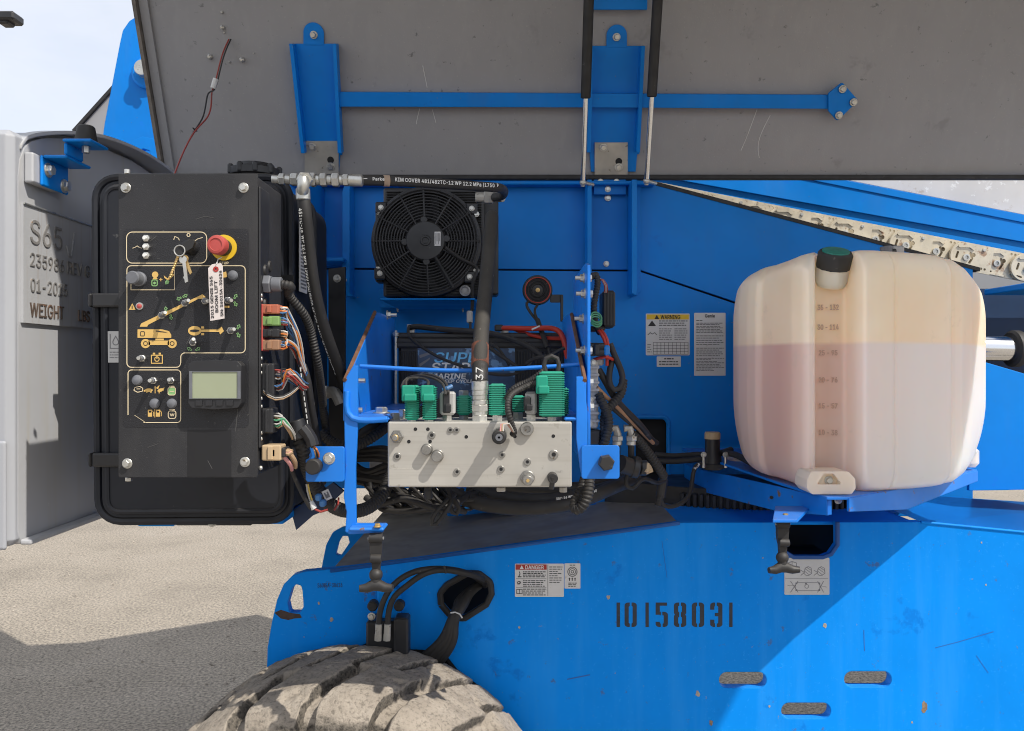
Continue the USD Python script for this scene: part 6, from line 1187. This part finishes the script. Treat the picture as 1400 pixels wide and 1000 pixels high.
ch.part('rust_streak', plate(rnd(pp([(390, 836), (396, 838), (410, 840), (413, 845), (402, 846), (394, 848), (384, 846), (375, 838), (384, 834)]), 1), DC - .0006, .0005), mk('dark_rust_stain', (.07, .045, .035), .8, var=.4, vs=60), smooth=False)

# ================================================================== hoses and junction on the chassis
jb = Thing('junction_block', 'black cast steering block with two steel hose ends above the tyre', 'steering block', P(527, 890, 1.98))
jb.part('body', pbox(500, 850, 556, 905, 1.96, .07, .006), black_plastic); jb.part('upper_post', pbox(515, 806, 546, 852, 1.99, .04, .006), blue_chassis); jb.part('side_bracket', pbox(538, 846, 558, 905, 1.94, .05, .005), black_plastic)
for x in (511, 547): jb.part('pin', lathe([(L(7, 2), 0), (L(7, 2), .02), (L(5, 2), .024)], P(x, 826, 1.99), (0, -1, 0), 20), rubber)
jb.part('nut', bolt(508, 843, 1.96, 4), steel)
hz_ = Thing('steering_hoses', 'two thin black hoses arching from the steering block into the round chassis opening', 'hose', P(520, 870, 1.95))
for x, dx, dy in ((518, 0, 0), (530, 3, 4)):
    hz_.part('hose', ptube([(x, 856, 1.93), (x + 1, 840, 1.93), (x + 8, 818, 1.93), (x + 22 + dx, 798 + dy, 1.94), (x + 46, 783 + dy, 1.95), (x + 72, 778 + dy * .4, 1.96), (x + 100, 779 + dy, 1.98), (x + 126, 786 + dy, 2.02), (x + 142 - dx * 3, 797 + dy, 2.10)], 4.0, n=14), rubber)
    hz_.part('hose_end', [cyl(P(x, 853, 1.93), P(x - .5, 868, 1.93), .0085, 18), cyl(P(x - .5, 866, 1.93), P(x - 1, 876, 1.93), .0095, 6)], zinc_plate)
hz_.part('cable_tie', ptube([(607, 774, 1.945), (610, 784, 1.945)], 1.6), rubber)
hb = Thing('hose_bundle', 'bundle of black hoses leaving the round opening down behind the tyre', 'hose', P(620, 860, 1.98))
for i in range(4):
    hb.part('hose', ptube([(655 - i * 5, 800 + i * 3, 2.10), (642 - i * 5, 812 + i * 3, 2.05), (632 - i * 3, 830 + i, 2.01), (622 - i * 2, 848, 1.99), (612 - i * 5 + 8, 872, 1.99), (600 - i * 9 + 8, 896, 2.0), (592 - i * 10, 915, 2.02)], 6.2 if i < 3 else 5, n=14), rubber)
hb.part('grey_tie', ptube([(616, 838, 1.965), (626, 838, 1.962), (632, 845, 1.965)], 1.0), pale_label)

# ================================================================== rubber latches
def latch(x, y, D, label):
    t = Thing('rubber_latch', label, 'latch', P(x, y + 60, D), 'rubber hood latches')
    t.part('strap', [plate(pp([(x - 9, y + 8), (x + 9, y + 8), (x + 8, y + 30), (x + 6, y + 38), (x + 5, y + 52), (x - 5, y + 52), (x - 6, y + 38), (x - 8, y + 30)]), D, .011)], rubber)
    t.part('strap_bead', [cyl(P(x - 9.5, y + 6, D + .003), P(x + 9.5, y + 6, D + .003), .009, 18), cyl(P(x - 7.5, y + 34, D - .002), P(x + 7.5, y + 34, D - .002), .008, 16), trimesh.creation.icosphere(2, .0125).apply_translation(P(x, y + 56, D + .004))], rubber)
    t.part('handle', [tube([P(x - 23, y + 75, D - .004), P(x - 10, y + 73.5, D), P(x, y + 69, D + .002), P(x + 10, y + 73, D), P(x + 23, y + 74, D - .004)], [.006, .0095, .0115, .0095, .006], n=14), cyl(P(x, y + 56, D + .004), P(x, y + 70, D + .002), .0095, 16)], rubber)
    t.part('roll_pin', cyl(P(x - 11, y + 6, D + .003), P(x + 11, y + 6, D + .003), .003, 10), steel)
    return t
T2 = latch(514, 730, 1.455, 'black rubber T-handle latch hanging below the blue tray foot, left one')
sh2 = P(1071, 711, 1.58) - P(514, 730, 1.455)
copy_of(T2, 'rubber_latch', sh2, 'black rubber T-handle latch hanging in front of the silver instruction sticker', 'latch', 'rubber hood latches')
la = Thing('latch_plate', 'small blue plate with two bolts holding the right latch', 'bracket', P(1075, 712, 1.57))
la.part('plate', prism(Polygon([(P(1052, 0, 1.57)[0], 1.55), (P(1085, 0, 1.57)[0], 1.55), (P(1108, 0, 1.7)[0], 1.70), (P(1060, 0, 1.7)[0], 1.70)]), (0, 0, P(0, 708, 1.57)[2]), (1, 0, 0), (0, 1, 0), .006), blue_worn)
for x, y in ((1068, 706), (1074, 704)): la.part('bolt', bolt(x, y + 2, 1.60, 3.6, (0, 0, 1)), brass)

# ================================================================== tyre
TC = np.array([P(474, 0, 1.82)[0], 1.825, .510]); RT, WT = .505, .175
def tyre_mesh(nth=1000, ns=150):
    # profile across the width: y from front sidewall round the tread to the back sidewall
    s = np.linspace(-1, 1, ns); prof = []
    a = s * 1.62
    # superellipse half profile
    yy = np.sign(np.sin(a)) * np.abs(np.sin(np.clip(a, -1.57, 1.57))) ** .85 * WT
    rr = np.where(np.abs(a) < 1.57, np.abs(np.cos(a)) ** .42, 0)
    r = .30 + (RT - .03 - .30) * rr
    s2 = np.linspace(0, 1, ns)
    # explicit polyline: bead, sidewall, shoulder, crown
    key = np.array([(-.135, .29), (-.165, .34), (-.178, .40), (-.176, .438), (-.164, .462), (-.14, .4705), (-.07, .476), (0, .478), (.07, .476), (.14, .4705), (.164, .462), (.176, .438), (.178, .40), (.165, .34), (.135, .29)])
    kt = np.r_[0, np.cumsum(np.linalg.norm(np.diff(key, axis=0), axis=1))]; kt /= kt[-1]
    cs = CubicSpline(kt, key); pq = cs(s2); y, r = pq[:, 0], pq[:, 1]
    tang = np.gradient(pq, axis=0); tang /= np.linalg.norm(tang, axis=1)[:, None]; nr = np.stack([-tang[:, 1], tang[:, 0]], 1)
    if nr[ns // 2, 1] < 0: nr = -nr
    th = np.linspace(0, 2 * np.pi, nth, endpoint=False)
    TH, YY = np.meshgrid(th, y, indexing='ij'); RR = np.broadcast_to(r, TH.shape)
    arcs = np.broadcast_to((s2 - .5) * (kt[-1] if False else 1), TH.shape)
    NL = 19; pitch = 2 * np.pi / NL
    u = np.abs(YY) / .176
    def sm(x, e): return np.clip(.5 + x / (2 * e), 0, 1) ** 2 * (3 - 2 * np.clip(.5 + x / (2 * e), 0, 1))
    half = (YY > 0)
    reach = np.where(np.broadcast_to(r, TH.shape) < .40, 0, 1.0)
    wob = .018 * (meshkit.fbm(np.stack([np.cos(TH) * 9, np.sin(TH) * 9, YY * 30], -1), 3, 4) - .5) * 6
    lug = np.zeros_like(TH)
    rb = np.broadcast_to(r, TH.shape)
    for hf, NL, gap, slant in ((False, 19, .15, 1.0), (True, 30, .105, -1.15)):
        pitch = 2 * np.pi / NL
        ph = ((TH + slant * (u - .5) * (2 * np.pi / 20) * .62 + wob * .22) / pitch + (.35 if hf else 0)) % 1.0
        core = sm((.5 - gap * (1 - .25 * u)) - np.abs(ph - .5), .028)
        cross = sm(((YY + .012) if hf else (.000 - YY)) / .03, .5)
        zt_ = sm((rb - .392 - .03 * (np.floor((TH + .62 * slant * .157) / pitch + .35 * hf) % 2)) / .02, .8)
        lug = np.maximum(lug, core * cross * zt_)
    wear = meshkit.fbm(np.stack([np.cos(TH) * RR * 45, np.sin(TH) * RR * 45, YY * 45], -1), 4, 8)
    big = meshkit.fbm(np.stack([np.cos(TH) * RR * 14, np.sin(TH) * RR * 14, YY * 14], -1), 3, 2)
    chip_ = np.clip((big - .62) * 9, 0, 1)
    hgt = lug * (np.where(half, .024, .030) - .012 * chip_) + (wear - .5) * .006 + (big - .5) * .006
    y2 = YY + hgt * nr[:, 0]; r2 = RR + hgt * nr[:, 1]
    V = np.stack([TC[0] + r2 * np.sin(TH), TC[1] + y2, TC[2] + r2 * np.cos(TH)], -1).reshape(-1, 3)
    m = TM(V, grid_faces(nth, ns, True)); m.fix_normals(); return m
tyre_look = usdkit.material(stage, '/World/Looks/dusty_tyre', {
    'geo': ('geometry', {}), 'sep': ('separate_xyz', {}), 'n1': ('noise_texture', {'scale': 16.0, 'detail': 8.0, 'roughness': .65}), 'n2': ('noise_texture', {'scale': 120.0, 'detail': 5.0, 'roughness': .7}), 'n4': ('noise_texture', {'scale': 6.0, 'detail': 5.0}),
    'dust': ('rgb_ramp', {'ramp': [(.3, (.27, .232, .188)), (.7, (.40, .35, .29))]}), 'rub': ('rgb_ramp', {'ramp': [(.35, (.08, .072, .063)), (.65, (.18, .158, .13))]}),
    'vt': ('vector_math', {'math_type': 'subtract', 'vector2': (float(TC[0]), float(TC[1]), float(TC[2]))}), 'vm': ('vector_math', {'math_type': 'multiply', 'vector2': (1.0, 0.0, 1.0)}), 'vl': ('vector_math', {'math_type': 'normalize'}), 'dt': ('vector_math', {'math_type': 'dot_product'}),
    'mr': ('map_range', {'from_min': .20, 'from_max': .75, 'to_min': -.08, 'to_max': .72, 'clamp': True}), 'ad': ('math', {'math_type': 'add', 'use_clamp': False}), 'rp': ('rgb_ramp', {'ramp': [(.50, (0, 0, 0)), (.74, (1, 1, 1))]}),
    'mx': ('mix_color', {}), 'sp': ('rgb_ramp', {'ramp': [(.34, (.45, .45, .45)), (.5, (1, 1, 1))]}), 'ms': ('mix_color', {'blend_type': 'multiply', 'fac': .8}),
    'bp': ('bump', {'strength': .8, 'distance': .006}), 'p': ('principled_bsdf', {'roughness': .92, 'specular_ior_level': .2})},
    [('geo.position', 'n1.vector'), ('geo.position', 'n2.vector'), ('geo.position', 'vt.vector1'), ('vt.vector', 'vm.vector1'), ('vm.vector', 'vl.vector1'), ('vl.vector', 'dt.vector1'), ('geo.normal', 'dt.vector2'), ('dt.value', 'mr.value'),
     ('mr.result', 'ad.value1'), ('n1.fac', 'ad.value2'), ('ad.value', 'rp.fac'), ('n1.fac', 'dust.fac'), ('n2.fac', 'rub.fac'), ('rp.color', 'mx.fac'), ('rub.color', 'mx.a'), ('dust.color', 'mx.b'), ('n2.fac', 'sp.fac'), ('mx.result', 'ms.a'), ('sp.color', 'ms.b'), ('ms.result', 'p.base_color'), ('n2.fac', 'bp.height'), ('bp.normal', 'p.normal')], surface='p.BSDF')
wh = Thing('wheel', 'big dusty lugged tyre in front of the chassis at the bottom of the picture', 'wheel', (TC[0], TC[1], 0))
wh.part('tyre', tyre_mesh(), tyre_look, smooth=50)
wh.part('rim', lathe([(.10, .06), (.10, .09), (.20, .08), (.27, .12), (.292, .135), (.292, -.13), (.10, -.13)], TC, (0, -1, 0), 48), weight_white)
for k in range(9): a = k * 2 * math.pi / 9; q = TC + np.array([.15 * math.cos(a), -.085, .15 * math.sin(a)]); wh.part('wheel_nut', bolt_at(q, .014), steel)

# ================================================================== floodlight at the far upper left
fl_ = Thing('flood_light', 'small dark flood light on an arm at the upper left corner', 'flood light', P(-40, 900, 5.0))
fl_.part('head', [cbox(P(-6, 14, 5.0), P(18, 26, 5.0) + (0, .12, 0), .012), cbox(P(-4, 25, 5.02), P(11, 32, 5.02) + (0, .08, 0), .01)], black_plastic)
fl_.part('arm', tube([P(3, 24, 5.06), P(-20, 22, 5.06), P(-40, 24, 5.06)], .02), black_plastic)
pz = P(-40, 24, 5.06); fl_.part('pole', cyl((pz[0], pz[1], 0), pz + (0, 0, .05), .04, 16), black_plastic)
